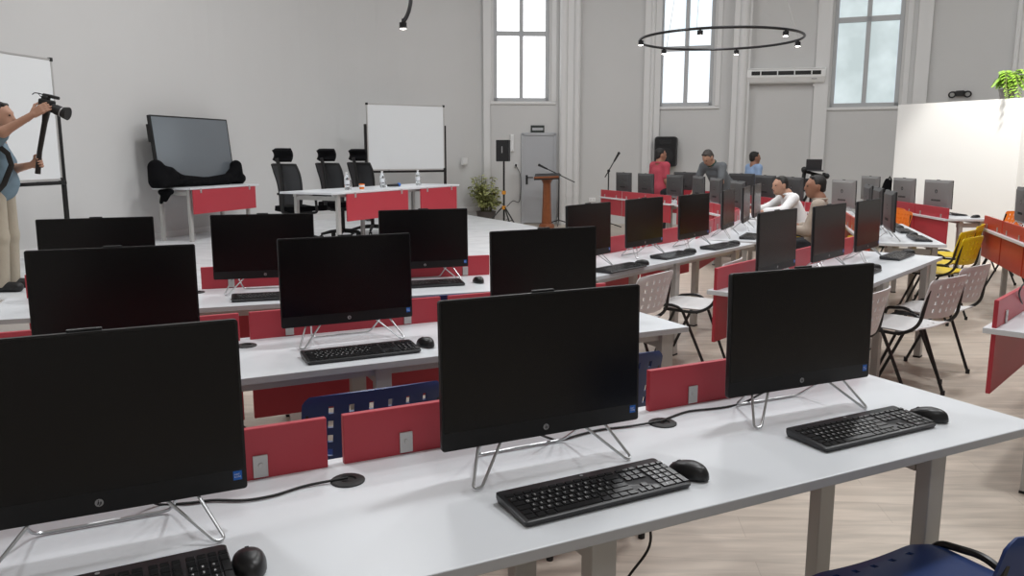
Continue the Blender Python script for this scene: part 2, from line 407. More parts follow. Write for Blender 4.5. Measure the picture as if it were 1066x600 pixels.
def person(label, loc, J, sk='skin', hair='hair', shirt='sh_red', trousers='dark', sleeve='short', cell=0.016, group=None, rotz=0.0, collar=None, hcurl=(0.6, 0.6), hnorm=None, hthumb=None, belly=0.0, fade=1.0):
    """J: joints in the person's own frame (x to the right of the facing direction, y ahead, z up)"""
    V3 = lambda n: Vector(J[n])
    root = thing('person', label, 'person', loc, rotz, group)
    hd, nk, ch, pv = V3('head'), V3('neck'), V3('chest'), V3('pelvis')
    fy = J.get('head_yaw', 0.0); fp = J.get('head_pitch', 0.0)
    HR = (Matrix.Rotation(fy, 3, 'Z') @ Matrix.Rotation(fp, 3, 'X'))
    hp = lambda x, y, z: hd + HR @ Vector((x, y, z))
    Rn = np.array(HR)
    pr = [E_(hp(0, -0.012, 0.03), (0.074, 0.094, 0.090), Rn), E_(hp(0, 0.025, -0.035), (0.058, 0.066, 0.078), Rn), E_(hp(0, 0.05, -0.085), (0.032, 0.030, 0.026), Rn),
          C_(hp(0, 0.088, 0.012), hp(0, 0.106, -0.024), 0.009, 0.014), C_(hp(-0.03, 0.078, 0.03), hp(0.03, 0.078, 0.03), 0.011, 0.011),
          E_(hp(-0.076, -0.008, -0.005), (0.012, 0.022, 0.034), Rn), E_(hp(0.076, -0.008, -0.005), (0.012, 0.022, 0.034), Rn),
          C_(hp(0, -0.02, -0.06), nk, 0.055, 0.060), C_(nk, ch, 0.060, 0.09)]
    sh = {s: V3('sh' + s) for s in 'LR'}; el = {s: V3('el' + s) for s in 'LR'}; wr = {s: V3('wr' + s) for s in 'LR'}
    hi = {s: V3('hi' + s) for s in 'LR'}; kn = {s: V3('kn' + s) for s in 'LR'}; an = {s: V3('an' + s) for s in 'LR'}; to = {s: V3('to' + s) for s in 'LR'}
    torso = lambda g: [C_(sh['L'], sh['R'], 0.062 + g, 0.062 + g), C_(ch + (sh['L'] - sh['R']) * 0.17, pv + (hi['L'] - hi['R']) * 0.25, 0.105 + g, 0.105 + belly + g), C_(ch + (sh['R'] - sh['L']) * 0.17, pv + (hi['R'] - hi['L']) * 0.25, 0.105 + g, 0.105 + belly + g)]
    pr += torso(-0.012)
    for s in 'LR':
        pr += [C_(sh[s], el[s], 0.050, 0.040), C_(el[s], wr[s], 0.040, 0.027), C_(hi[s], kn[s], 0.078, 0.055), C_(kn[s], an[s], 0.052, 0.036), C_(an[s] + Vector((0, 0, -0.01)), to[s], 0.036, 0.03)]
    mb = MB(); mb.add(*blob(pr, cell, 0.028))
    for i, s in enumerate('LR'):
        d = (wr[s] - el[s]).normalized()
        if 'hd' + s in J: d = Vector(J['hd' + s]).normalized()
        nrm = Vector((hnorm or {}).get(s, (0, 0, -1))); nrm = (nrm - d * nrm.dot(d)).normalized()
        th = nrm.cross(d) * (1 if s == 'R' else -1)
        if hthumb and s in hthumb: th = Vector(hthumb[s]); th = (th - d * th.dot(d) - nrm * th.dot(nrm)).normalized()
        mb.add(*blob([C_(wr[s] - d * 0.06, wr[s] + d * 0.01, 0.029, 0.024)] + hand_prims(wr[s], d, nrm, th, hcurl[i]), 0.0055, 0.006))
    mb.build('body', sk, root, smooth=True, autosm=False)
    for x in (-0.031, 0.031): MB().ball(hp(x, 0.083, 0.008), (0.013, 0.007, 0.007), R=HR).build('eye', 'eye', root, smooth=True)
    MB().ball(hp(0, 0.089, -0.058), (0.022, 0.008, 0.006), R=HR).build('mouth', 'lip', root, smooth=True)
    # hair cap
    hr = [E_(hp(0, -0.026, 0.046), (0.078, 0.090, 0.082), Rn), E_(hp(0, -0.050, 0.000), (0.071, 0.062, 0.076), Rn), C_(hp(-0.036, 0.036, 0.096), hp(0.036, 0.036, 0.096), 0.017, 0.017),
          E_(hp(-0.070, -0.008, 0.025), (0.011, 0.028, 0.036), Rn), E_(hp(0.070, -0.008, 0.025), (0.011, 0.028, 0.036), Rn)]
    MB().add(*blob(hr, min(cell * 0.6, 0.010), 0.010)).build('hair', hair, root, smooth=True, autosm=False)
    # shirt
    sp = torso(0.006)
    hem = J.get('hem', 0.06)
    dn = (pv - ch).normalized()
    sp += [C_(pv + (hi['L'] - hi['R']) * 0.25, pv + (hi['L'] - hi['R']) * 0.25 + dn * hem, 0.118 + belly, 0.116 + belly * 0.6), C_(pv + (hi['R'] - hi['L']) * 0.25, pv + (hi['R'] - hi['L']) * 0.25 + dn * hem, 0.118 + belly, 0.116 + belly * 0.6)]
    sp += [C_(nk + (ch - nk) * 0.35, ch, 0.062, 0.11)]
    for s in 'LR':
        if sleeve == 'short': e = sh[s].lerp(el[s], 0.72); sp += [C_(sh[s], e, 0.066, 0.060)]
        elif sleeve == 'rolled': e = el[s].lerp(wr[s], 0.35); sp += [C_(sh[s], el[s], 0.064, 0.054), C_(el[s], e, 0.054, 0.050)]
        else: e = el[s].lerp(wr[s], 0.93); sp += [C_(sh[s], el[s], 0.064, 0.054), C_(el[s], e, 0.053, 0.042)]
    sm = MB().add(*blob(sp, cell, 0.03)); shirt_o = sm.build('shirt', shirt, root, smooth=True, autosm=False)
    if collar:
        ax = (hd - nk).normalized()
        ring = [nk - ax * 0.005 + HR @ Vector((0.066 * math.cos(a), 0.066 * math.sin(a), 0.0)) for a in [2 * PI * i / 14 for i in range(14)]]
        MB().tube(ring, 0.017, 6, closed=True).build('collar', collar, shirt_o, smooth=True)
    tp = [C_(hi['L'], hi['R'], 0.105, 0.105)]
    for s in 'LR': tp += [C_(hi[s], kn[s], 0.094, 0.072), C_(kn[s], an[s] + Vector((0, 0.012, -0.012)), 0.070, 0.060)]
    MB().add(*blob(tp, cell, 0.03)).build('trousers', trousers, root, smooth=True, autosm=False)
    for s in 'LR':
        hz = an[s].z - 0.045
        h0 = an[s] + (an[s] - to[s]).normalized() * 0.03
        MB().add(*blob([C_((h0.x, h0.y, an[s].z - 0.035), (to[s].x, to[s].y, an[s].z - 0.040), 0.048, 0.044), C_(an[s], an[s] + Vector((0, 0, -0.03)), 0.052, 0.050)], cell * 0.8, 0.02)).build('shoe', 'shoe', root, smooth=True, autosm=False)
    return root
def standing(h=1.7, **kw):
    s = h / 1.72
    J = dict(head=(0, 0.02, 1.585), neck=(0, -0.01, 1.455), chest=(0, 0, 1.27), pelvis=(0, 0, 0.98),
             shL=(-0.17, 0, 1.39), shR=(0.17, 0, 1.39), elL=(-0.215, -0.02, 1.11), elR=(0.215, -0.02, 1.11), wrL=(-0.225, 0.06, 0.87), wrR=(0.225, 0.06, 0.87),
             hiL=(-0.09, 0, 0.93), hiR=(0.09, 0, 0.93), knL=(-0.10, 0.02, 0.50), knR=(0.10, 0.02, 0.50), anL=(-0.105, -0.01, 0.085), anR=(0.105, -0.01, 0.085), toL=(-0.12, 0.14, 0.04), toR=(0.12, 0.14, 0.04))
    J = {k: tuple(c * s for c in v) for k, v in J.items()}
    J.update(kw); return J
def sitting(lean=0.0, **kw):
    J = dict(pelvis=(0, -0.02, 0.56), hiL=(-0.10, 0, 0.53), hiR=(0.10, 0, 0.53), knL=(-0.13, 0.42, 0.52), knR=(0.13, 0.42, 0.52), anL=(-0.13, 0.38, 0.085), anR=(0.13, 0.38, 0.085), toL=(-0.14, 0.52, 0.04), toR=(0.14, 0.52, 0.04))
    c, s = math.cos(lean), math.sin(lean)
    def up(x, y, z): return (x, -0.02 + y * c + z * s, 0.56 + z * c - y * s)
    J.update(head=up(0, 0.05, 0.60), neck=up(0, 0.0, 0.475), chest=up(0, 0, 0.29), shL=up(-0.175, 0, 0.41), shR=up(0.175, 0, 0.41), elL=up(-0.23, 0.10, 0.15), elR=up(0.23, 0.10, 0.15), wrL=up(-0.18, 0.33, 0.16), wrR=up(0.18, 0.33, 0.16))
    J.update(kw); return J
# ------------------------------------------------------------------ computers
MW, MH, MZ, MT = 0.54, 0.352, 0.081, 0.022
def rrect(w, h, r, n=4, cx=0, cy=0):
    out = []
    for (sx, sy, a0) in ((1, 1, 0), (-1, 1, PI / 2), (-1, -1, PI), (1, -1, 1.5 * PI)):
        for i in range(n + 1):
            a = a0 + PI / 2 * i / n
            out.append((cx + sx * (w / 2 - r) + r * math.cos(a), cy + sy * (h / 2 - r) + r * math.sin(a)))
    return out
PT = lambda x, y, z: (x, y * math.cos(MT) + z * math.sin(MT), MZ + z * math.cos(MT) - y * math.sin(MT))   # panel space -> computer space
def hp_mark(mb, cx, cz, r, y, mi_disc, mi_let, flip=1):
    n = 24
    mb.add([PT(cx + r * math.cos(2 * PI * i / n), y, cz + r * math.sin(2 * PI * i / n)) for i in range(n)] + [PT(cx + r * math.cos(2 * PI * i / n), y - flip * 0.0008, cz + r * math.sin(2 * PI * i / n)) for i in range(n)],
           [tuple(range(n)), tuple(range(n, 2 * n))] + [(i, (i + 1) % n, n + (i + 1) % n, n + i) for i in range(n)], mi_disc)
    def stroke(x0, z0, x1, z1, w=0.085):
        d = Vector((x1 - x0, z1 - z0)); q = Vector((-d.y, d.x)).normalized() * w
        mb.add([PT(cx + flip * r * (x + s * q.x), y - flip * 0.0012, cz + r * (z + s * q.y)) for x, z, s in ((x0, z0, 1), (x1, z1, 1), (x1, z1, -1), (x0, z0, -1))], [(0, 1, 2, 3)], mi_let)
    # slanted h and p
    stroke(-0.42, -0.45, -0.08, 0.80); stroke(-0.26, 0.18, -0.04, 0.22); stroke(-0.06, 0.22, -0.22, -0.45)
    stroke(0.02, -0.82, 0.32, 0.30); stroke(0.30, 0.24, 0.56, 0.22); stroke(0.56, 0.26, 0.42, -0.38); stroke(0.44, -0.36, 0.14, -0.38)
def computer_proto(backm='back'):
    r = thing('all_in_one_computer', 'x', 'computer')
    mb = MB(); o = rrect(MW, MH, 0.007, 4, 0, MH / 2); n = len(o)
    loops = [(1.0, 0.0), (1.0, 0.012), (0.985, 0.019), (0.90, 0.024), (0.84, 0.034), (0.80, 0.036)]
    vs = []
    for sc, y in loops: vs += [PT(x * sc, y, MH / 2 + (z - MH / 2) * sc) for x, z in o]
    mb.add(vs[:2 * n], [tuple(range(n))] + [(i, (i + 1) % n, n + (i + 1) % n, n + i) for i in range(n)], 0)
    k = len(loops) - 1
    mb.add(vs[n:], [(j * n + i, j * n + (i + 1) % n, (j + 1) * n + (i + 1) % n, (j + 1) * n + i) for j in range(k - 1) for i in range(n)] + [tuple(range((k - 1) * n, k * n))], 1)
    c = mb.build('casing', ['blk', backm], r, smooth=True)
    vm = MB()
    for i in range(9): vm.box(PT(-0.08 + i * 0.02, 0.0365, 0.10), (0.012, 0.002, 0.022))
    vm.build('vent', 'rubber', c)
    sb = MB(); q = rrect(MW - 0.010, MH - 0.048, 0.003, 2, 0, 0.043 + (MH - 0.048) / 2)
    sb.add([PT(x, -0.0008, z) for x, z in q] + [PT(x, 0.0005, z) for x, z in q], [tuple(range(len(q)))] + [(i, (i + 1) % len(q), len(q) + (i + 1) % len(q), len(q) + i) for i in range(len(q))])
    sb.build('screen', 'screen', r)
    lm = MB(); hp_mark(lm, 0.0, 0.021, 0.0075, -0.0003, 0, 1); lm.build('logo', ['silver', 'blk'], r)
    lb = MB(); hp_mark(lb, 0.0, MH * 0.60, 0.024, 0.0365, 0, 1, flip=-1); lb.build('back_logo', ['blk', 'silver'], r)
    st = MB(); sx, sz = MW / 2 - 0.018, 0.030
    st.add([PT(sx + a * 0.0085, -0.0006, sz + b * 0.0095) for a, b in ((-1, -1), (1, -1), (1, 1), (-1, 1))], [(0, 1, 2, 3)], 0)
    st.text('intel', 0.006, PT(sx - 0.0015, -0.0012, sz + 0.003), (1, 0, 0), (0, math.sin(MT), math.cos(MT)), 1)
    st.text('CORE', 0.0052, PT(sx, -0.0012, sz - 0.0028), (1, 0, 0), (0, math.sin(MT), math.cos(MT)), 1)
    st.build('sticker', ['blue_st', 'white'], r)['label'] = 'small blue processor sticker'
    wb = MB(); wb.box(PT(0, 0.014, MH + 0.001), (0.060, 0.010, 0.008)); wb.build('webcam', 'blk', r, bevel=0.002)
    w = MB()
    for s in (-1, 1):
        w.tube(rnd([(s * 0.165, 0.026, 0.098), (s * 0.216, -0.050, 0.0045), (s * 0.198, -0.058, 0.0045), (s * 0.098, 0.026, 0.098)], 0.012), 0.0036, 8)
        w.tube(rnd([(s * 0.150, 0.030, 0.092), (s * 0.125, 0.135, 0.0045), (s * 0.02, 0.135, 0.0045)], 0.02), 0.0036, 8)
    w.tube([(-0.03, 0.135, 0.0045), (0.03, 0.135, 0.0045)], 0.0036, 8)
    w.tube([(-0.17, 0.028, 0.096), (0.17, 0.028, 0.096)], 0.0045, 6)
    w.build('stand', 'wire', r, smooth=True)['label'] = 'bent silver wire stand'
    return r

KBW, KBD = 0.436, 0.142
def keyboard_proto(detail=True):
    r = thing('keyboard', 'x', 'keyboard')
    b = MB(); zf, zb_ = 0.012, 0.024
    top = lambda y: zf + (zb_ - zf) * (y + KBD / 2) / KBD
    o = rrect(KBW, KBD, 0.008, 4)
    n = len(o)
    b.add([(x * 0.985, y * 0.97, 0.002) for x, y in o] + [(x, y, top(y) * 0.55) for x, y in o] + [(x, y, top(y) - 0.001) for x, y in o] + [(x * 0.99, y * 0.975, top(y * 0.975) + 0.0005) for x, y in o],
          [tuple(range(n))] + [(j * n + i, j * n + (i + 1) % n, (j + 1) * n + (i + 1) % n, (j + 1) * n + i) for j in range(3) for i in range(n)] + [tuple(range(3 * n, 4 * n))])
    b.build('body', 'kbody', r, smooth=True)
    u = 0.01885; km = MB(); lg = km
    x0 = -KBW / 2 + 0.009; xn = x0 + 15 * u + 0.006; xp = xn + 3 * u + 0.006
    rows = [(0.040, [('', 1)] + [('', 1)] * 12), (0.0205, [(c, 1) for c in 'º1234567890'] + [("'", 1), ('¿', 1), ('', 2)]),
            (0.0017, [('', 1.5)] + [(c, 1) for c in 'QWERTYUIOP'] + [('^', 1), ('+', 1), ('', 1.5)]),
            (-0.0171, [('', 1.75)] + [(c, 1) for c in 'ASDFGHJKLÑ'] + [('{', 1), ('', 2.25)]),
            (-0.0359, [('', 1.25)] + [(c, 1) for c in '<ZXCVBNM,.-'] + [('', 2.75)]),
            (-0.0547, [('', 1.25), ('', 1.25), ('', 1.25), ('', 6.25), ('', 1.25), ('', 1.25), ('', 1.25), ('', 1.25)])]
    def key(x, y, w, d, ch, t=0.0):
        z = top(y) + 0.0008; hh = 0.0035; a, c = (w - 0.0026) / 2, (d - 0.0026) / 2
        sl = (zb_ - zf) / KBD; Z = lambda yy: top(yy)
        km.add([(x - a, y - c, Z(y - c)), (x + a, y - c, Z(y - c)), (x + a, y + c, Z(y + c)), (x - a, y + c, Z(y + c)),
                (x - a + .0012, y - c + .0012, Z(y - c) + hh), (x + a - .0012, y - c + .0012, Z(y - c) + hh), (x + a - .0012, y + c - .001, Z(y + c) + hh), (x - a + .0012, y + c - .001, Z(y + c) + hh)],
               [(0, 1, 5, 4), (1, 2, 6, 5), (2, 3, 7, 6), (3, 0, 4, 7), (4, 5, 6, 7)])
        if ch:
            lg.text(ch, 0.0085, (x - 0.002, y + 0.001, Z(y) + hh + 0.0004), (1, 0, 0), (0, 1, sl), 1)
    for y, ks in rows:
        x = x0
        fn = y > 0.03
        for i, (ch, w) in enumerate(ks):
            ww = w * u * (15 / 13 if fn else 1)
            key(x + ww / 2, y, ww, 0.013 if fn else u, ch); x += ww
    for y in (0.0205, 0.0017):
        for i in range(3): key(xn + u * (i + .5), y, u, u, '')
    for i in range(3): key(xn + u * (i + .5), -0.0547, u, u, '')
    key(xn + u * 1.5, -0.0359, u, u, '')
    for i in range(3): key(xn + u * (i + .5), 0.040, u, 0.013, '')
    for i in range(4): key(xp + u * (i + .5), 0.040, u, 0.013, '')
    for j, y in enumerate((0.0205, 0.0017, -0.0171, -0.0359, -0.0547)):
        for i in range(4):
            if i == 3 and j in (2, 4): continue
            if j == 4 and i == 1: continue
            if i == 3 and j in (1, 3): key(xp + u * 3.5, y - u / 2, u, 2 * u, ''); continue
            if j == 4 and i == 0: key(xp + u, y, 2 * u, u, '0'); continue
            key(xp + u * (i + .5), y, u, u, ('/*- ', '789 ', '456 ', '123 ', '0.. ')[j][i].strip() if j != 0 else '')
    k = km.build('keys', ['key', 'white'], r)
    lm = MB(); zz = top(0.060) + 0.0012
    lm.add([(0.0045 * math.cos(2 * PI * i / 16), 0.060 + 0.0045 * math.sin(2 * PI * i / 16), zz) for i in range(16)], [tuple(range(16))]); lm.build('logo', 'silver', r)
    return r
def mouse_proto():
    r = thing('computer_mouse', 'x', 'mouse')
    m = MB(); vs = []; N, L = 20, 12
    for i in range(L + 1):
        t = i / L * PI / 2 
        for k in range(N):
            a = 2 * PI * k / N
            x = 0.031 * math.cos(t) ** 0.55 * math.cos(a) * (1 + 0.10 * math.sin(a)); y = 0.055 * math.cos(t) ** 0.5 * math.sin(a)
            z = 0.003 + 0.034 * math.sin(t) * (1 - 0.28 * max(0, y / 0.055)) 
            vs.append((x, y - 0.004 * math.sin(t), z))
    f = [(i * N + k, i * N + (k + 1) % N, (i + 1) * N + (k + 1) % N, (i + 1) * N + k) for i in range(L) for k in range(N)]
    m.add(vs, f + [tuple(range(N))]); m.build('body', 'mouse', r, smooth=True, autosm=False)
    MB().tube([(-0.0035, 0.026, 0.0245), (0.0035, 0.026, 0.0245)], 0.0075, 14).build('scroll_wheel', 'rubber', r, smooth=True)
    MB().tube([(0, 0.046, 0.0195), (0, 0.010, 0.0325)], 0.0010, 6).build('seam', 'rubber', r)
    lm = MB(); lm.add([(0.0048 * math.cos(2 * PI * i / 14), -0.034 + 0.0045 * math.sin(2 * PI * i / 14), 0.0318 + 0.0045 * math.sin(2 * PI * i / 14) * 0.62) for i in range(14)], [tuple(range(14))])
    lm.build('logo', 'silver', r)
    return r

# ------------------------------------------------------------------ stacking chair, faces +y
def shell(mb, fn, nu, nv, holes, th, mi=0):
    """perforated moulded sheet: fn(s,t) -> point; cells in holes are left open right through"""
    P = [[Vector(fn(i / nu, j / nv)) for j in range(nv + 1)] for i in range(nu + 1)]
    Nn = [[None] * (nv + 1) for _ in range(nu + 1)]
    for i in range(nu + 1):
        for j in range(nv + 1):
            a = P[min(i + 1, nu)][j] - P[max(i - 1, 0)][j]; b = P[i][min(j + 1, nv)] - P[i][max(j - 1, 0)]
            Nn[i][j] = a.cross(b).normalized()
    vs = [P[i][j] + Nn[i][j] * th / 2 for i in range(nu + 1) for j in range(nv + 1)] + [P[i][j] - Nn[i][j] * th / 2 for i in range(nu + 1) for j in range(nv + 1)]
    ix = lambda i, j, s: s * (nu + 1) * (nv + 1) + i * (nv + 1) + j
    ok = lambda i, j: 0 <= i < nu and 0 <= j < nv and (i, j) not in holes
    fs = []
    for i in range(nu):
        for j in range(nv):
            if not ok(i, j): continue
            fs.append((ix(i, j, 0), ix(i + 1, j, 0), ix(i + 1, j + 1, 0), ix(i, j + 1, 0))); fs.append((ix(i, j, 1), ix(i, j + 1, 1), ix(i + 1, j + 1, 1), ix(i + 1, j, 1)))
            for (di, dj, a, b) in ((-1, 0, (i, j), (i, j + 1)), (1, 0, (i + 1, j), (i + 1, j + 1)), (0, -1, (i, j), (i + 1, j)), (0, 1, (i, j + 1), (i + 1, j + 1))):
                if not ok(i + di, j + dj): fs.append((ix(*a, 0), ix(*b, 0), ix(*b, 1), ix(*a, 1)))
    return mb.add(vs, fs, mi)
def chair_proto(plastic):
    r = thing('stacking_chair', 'x', 'chair')
    def seat(s, t):
        x = (s - .5) * 0.45; y = (t - .5) * 0.42
        e = max(0, abs(s - .5) * 2 - 0.72) / 0.28; fr = max(0, t - 0.80) / 0.20; bk = max(0, 0.18 - t) / 0.18
        cx = 1 - 0.10 * (max(0, abs(t - .5) * 2 - 0.8) / 0.2) ** 2
        return (x * cx, y, 0.466 - 0.012 * math.cos((s - .5) * PI) - 0.010 * e * e - 0.014 * fr * fr + 0.014 * bk)
    hs = {(i, 22) for i in range(4, 24, 4)} | {(i, 3) for i in range(4, 24, 4)}
    m = MB(); shell(m, seat, 27, 25, hs, 0.008); m.build('seat', plastic, r, smooth=True)
    def back(s, t):
        a = (s - .5) * 2
        w = 0.225 * (1 - 0.10 * (max(0, abs(t - .5) * 2 - 0.75) / 0.25) ** 2)
        return (a * w, -0.245 - 0.055 * t - 0.045 * (1 - a * a) + 0.02, 0.550 + 0.228 * t + 0.012 * (1 - a * a) * (1 if t > .5 else -1) * abs(t - .5) * 2)
    hb = {(i, j + e) for i in range(5, 27, 4) for j in (3, 7, 11, 15) for e in (0, 1)}
    m = MB(); shell(m, back, 30, 20, hb, 0.008); m.build('backrest', plastic, r, smooth=True)
    for s in (-1, 1):
        f = MB()
        f.tube(rnd([(s * 0.222, 0.12, 0.440), (s * 0.234, -0.13, 0.436), (s * 0.230, -0.235, 0.50), (s * 0.205, -0.270, 0.745)], 0.07, 6), 0.0105, 8)
        f.build('side_frame', 'tube', r, smooth=True)
        MB().tube(rnd([(s * 0.205, -0.205, 0.01), (s * 0.240, -0.015, 0.455), (s * 0.242, 0.05, 0.478), (s * 0.232, 0.17, 0.462), (s * 0.215, 0.19, 0.42)], 0.04, 5), 0.0105, 8).build('leg', 'tube', r, smooth=True)
        MB().tube([(s * 0.225, 0.04, 0.440), (s * 0.205, 0.225, 0.01)], 0.0105, 8).build('leg', 'tube', r, smooth=True)
        for y, x in ((0.225, 0.205), (-0.205, 0.205)):
            MB().cyl((s * x, y, 0.0), (s * x, y + (0.0), 0.03), 0.0135, 10).build('foot_cap', 'rubber', r, smooth=True)
    for y in (0.10, -0.12): MB().tube([(-0.236, y, 0.436), (0.236, y, 0.436)], 0.008, 8).build('crossbar', 'tube', r, smooth=True)
    return r

# ------------------------------------------------------------------ desks
def make_desk(label, O, th, L, D=0.62, seats=(), legs=(), panel='red', group='rows of white computer desks', pan=None, gz=(0.44, 0.865), zoff=0.0, grommets=()):
    r = thing('computer_desk', label, 'desk', (O[0], O[1], zoff), th, group)
    t = MB(); t.box((L / 2, D / 2 + 0.02, 0.7275), (L, D + 0.04, 0.025))
    top = t.build('tabletop', 'desk', r, bevel=0.002)
    e = MB(); e.box((L / 2, -0.0006, 0.7275), (L - 0.004, 0.0014, 0.022)); e.build('edge_band', 'edge', top)
    b = MB()
    x0, x1 = min(legs), max(legs)
    for y in (0.085, D - 0.19): b.box(((x0 + x1) / 2, y, 0.695), (x1 - x0, 0.04, 0.04))
    b.build('frame_rail', 'leg', r)
    for x in legs:
        for y in (0.067, D - 0.175): 
            lb = MB(); lb.box((x, y, 0.3625), (0.062, 0.045, 0.705)); lo = lb.build('leg', 'leg', r, bevel=0.003)
            MB().box((x, y, 0.006), (0.066, 0.049, 0.012)).build('foot_pad', 'rubber', lo)
        MB().box((x, (D - 0.04) / 2, 0.66), (0.04, D - 0.24, 0.05)).build('cross_beam', 'leg', r)
    spans = pan if pan is not None else [(0, L)]
    for a, c in spans:
        p = MB(); p.box(((a + c) / 2, D + 0.0, (gz[0] + gz[1]) / 2), (c - a, 0.019, gz[1] - gz[0])); po = p.build('privacy_panel', panel, r, bevel=0.0025)
        for x in (a + 0.16, c - 0.16):
            bb = MB(); bb.box((x, D - 0.0125, 0.745 + 0.027), (0.034, 0.005, 0.054)); bb.box((x, D + 0.0125, 0.745 + 0.020), (0.03, 0.005, 0.045)); bb.cyl((x, D - 0.017, 0.775), (x, D - 0.011, 0.775), 0.006, 12)
            bb.build('bracket', 'alu', po, bevel=0.001)
    for x in grommets:
        g = MB(); g.lathe([(0.040, 0.7405), (0.040, 0.743), (0.036, 0.7455), (0.020, 0.7460), (0.018, 0.742)], (x, D - 0.115, 0), 24)
        go = g.build('cable_grommet', 'rubber', r, smooth=True)
    return r
def on(O, th, x, y, z=0.741):
    c, s = math.cos(th), math.sin(th)
    return (O[0] + c * x - s * y, O[1] + s * x + c * y, z)
# ------------------------------------------------------------------ the room
CEIL = 6.6
def poly_at(px, d): v = at(px, 150, d=d); return (v.x, v.y)
struct(MB().box((1.0, 5.5, -0.05), (29, 29, 0.1)).build('floor', 'floor'))
struct(MB().box((1.0, 5.5, CEIL + 0.05), (29, 29, 0.1)).build('ceiling', 'ceil'))
def wall_seg(mb, a, b, th=0.25, z0=0.0, z1=CEIL, holes=()):
    """a vertical wall slab from a to b (room on the right-hand side when walking a->b), holes = (t0,t1,z0,z1) along it"""
    a, b = Vector((*a, 0)), Vector((*b, 0)); d = (b - a); L = d.length; d.normalize(); n = Vector((-d.y, d.x, 0))
    def slab(s0, s1, y0, y1):
        if s1 - s0 < 1e-4 or y1 - y0 < 1e-4: return
        p = [a + d * s0, a + d * s1, a + d * s1 + n * th, a + d * s0 + n * th]
        mb.add([(q.x, q.y, y0) for q in p] + [(q.x, q.y, y1) for q in p], [(3, 2, 1, 0), (4, 5, 6, 7), (0, 1, 5, 4), (1, 2, 6, 5), (2, 3, 7, 6), (3, 0, 4, 7)])
    s = 0
    for (s0, s1, y0, y1) in sorted(holes):
        slab(s, s0, z0, z1); slab(s0, s1, z0, y0); slab(s0, s1, y1, z1); s = s1
    slab(s, L, z0, z1)
    return a, d, n
W = [(-8.4, -5.0), (-7.2, 5.0), (-5.22, 11.0), (-4.35, 13.35), (-2.95, 15.7), poly_at(501, 17.3), poly_at(588, 17.4), poly_at(676, 17.3), poly_at(768, 16.8), poly_at(850, 16.5), poly_at(955, 15.8), poly_at(1052, 14.8), (12.2, 12.0), (12.2, -5.0)]
wl = MB()
# long plain wall beside the stage, gently curved
curve = spline([Vector((*p, 0)) for p in W[1:6]], 6)
pts = [W[0]] + [(p.x, p.y) for p in curve]
for p, q in zip(pts[:-1], pts[1:]): wall_seg(wl, p, q)
struct(wl.build('wall_left', 'wall'))
WIN = []
def hole_px(i, pxa, pxb, ytop_z, ybot_px):
    a, b = Vector((*W[i], 0)), Vector((*W[i + 1], 0)); d = (b - a).normalized()
    def s(px):
        k = (px - 533) / F_PX
        # intersect the line of sight in plan (depth along the view axis taken at window height)
        for _ in range(1):
            # x = k * depth ; depth = y cos + (EYE - z) sin
            zz = 2.9
            # a.x + s d.x = k*((a.y + s d.y) cos + (EYE-zz) sin)
            return (k * (a.y * math.cos(PITCH) + (EYE - zz) * math.sin(PITCH)) - a.x) / (d.x - k * d.y * math.cos(PITCH))
    s0, s1 = s(pxa), s(pxb); mid = a + d * (s0 + s1) / 2
    zb = at((pxa + pxb) / 2, ybot_px, d=mid.y).z
    return (s0, s1, zb, ytop_z)
win_specs = {5: (514, 571.5, 105.5, 34.5, 'pane1'), 7: (685.5, 742, 110.5, 50, 'pane2'), 9: (865, 937, 111, 19, 'pane3')}
for i, (p, q) in enumerate(zip(W[5:-1], W[6:]), start=5):
    mb = MB(); holes = []
    if i in win_specs:
        sp = win_specs[i]; h = hole_px(i, sp[0], sp[1], 5.6, sp[2]); holes = [h]
    a, d, n = wall_seg(mb, p, q, holes=holes)
    struct(mb.build('wall_back' if i < 11 else 'wall_right', 'wall'))
    if holes:
        s0, s1, zb, zt = holes[0]; k = sorted(win_specs).index(i) + 1
        w = thing('window_%d' % k, ['tall white-paned window over the grey door', 'tall window behind the ring lamp', 'tall frosted window right of the air conditioner'][k - 1], 'window', tuple(a + d * s0), math.atan2(d.y, d.x)); w['kind'] = 'structure'
        ww = s1 - s0; yr = at((sp[0] + sp[1]) / 2, sp[3], d=(a + d * (s0 + s1) / 2).y).z
        fr = MB(); y = 0.10
        ft = 0.075
        fr.box((ft / 2, y, (zb + zt) / 2), (ft, 0.10, zt - zb)); fr.box((ww - ft / 2, y, (zb + zt) / 2), (ft, 0.10, zt - zb))
        fr.box((ww / 2, y, zb + ft / 2), (ww, 0.10, ft)); fr.box((ww / 2, y, zt - ft / 2), (ww, 0.10, ft))
        fr.box((ww / 2, y, yr), (ww - ft * 2, 0.09, 0.10)); fr.box((ww / 2, y, yr + 1.25), (ww - ft * 2, 0.09, 0.09)); fr.box((ww / 2, y, (zb + zt) / 2), (0.085, 0.09, zt - zb - 0.1))
        fo = fr.build('window_frame', 'winframe', w, bevel=0.006)
        rail = [zb + 0.07, yr, yr + 1.25, zt - 0.07]
        for z0, z1 in zip(rail[:-1], rail[1:]):
            for x0, x1 in ((ft, ww / 2), (ww / 2, ww - ft)):
                g = MB(); g.box(((x0 + x1) / 2, y + 0.02, (z0 + z1) / 2), (x1 - x0 - 0.01, 0.012, z1 - z0 - 0.02)); g.build('pane', sp[4], w)
        tr = MB()
        for x in (-0.10, ww + 0.10): tr.box((x, -0.012, (zb + zt) / 2), (0.10, 0.03, zt - zb + 0.02))
        tr.box((ww / 2, -0.015, zb - 0.04), (ww + 0.30, 0.035, 0.05)); tr.build('window_surround', 'trim', w, bevel=0.008)
# closing wall behind the camera
bk = MB(); wall_seg(bk, W[-1], W[0]); struct(bk.build('wall_front', 'wall'))
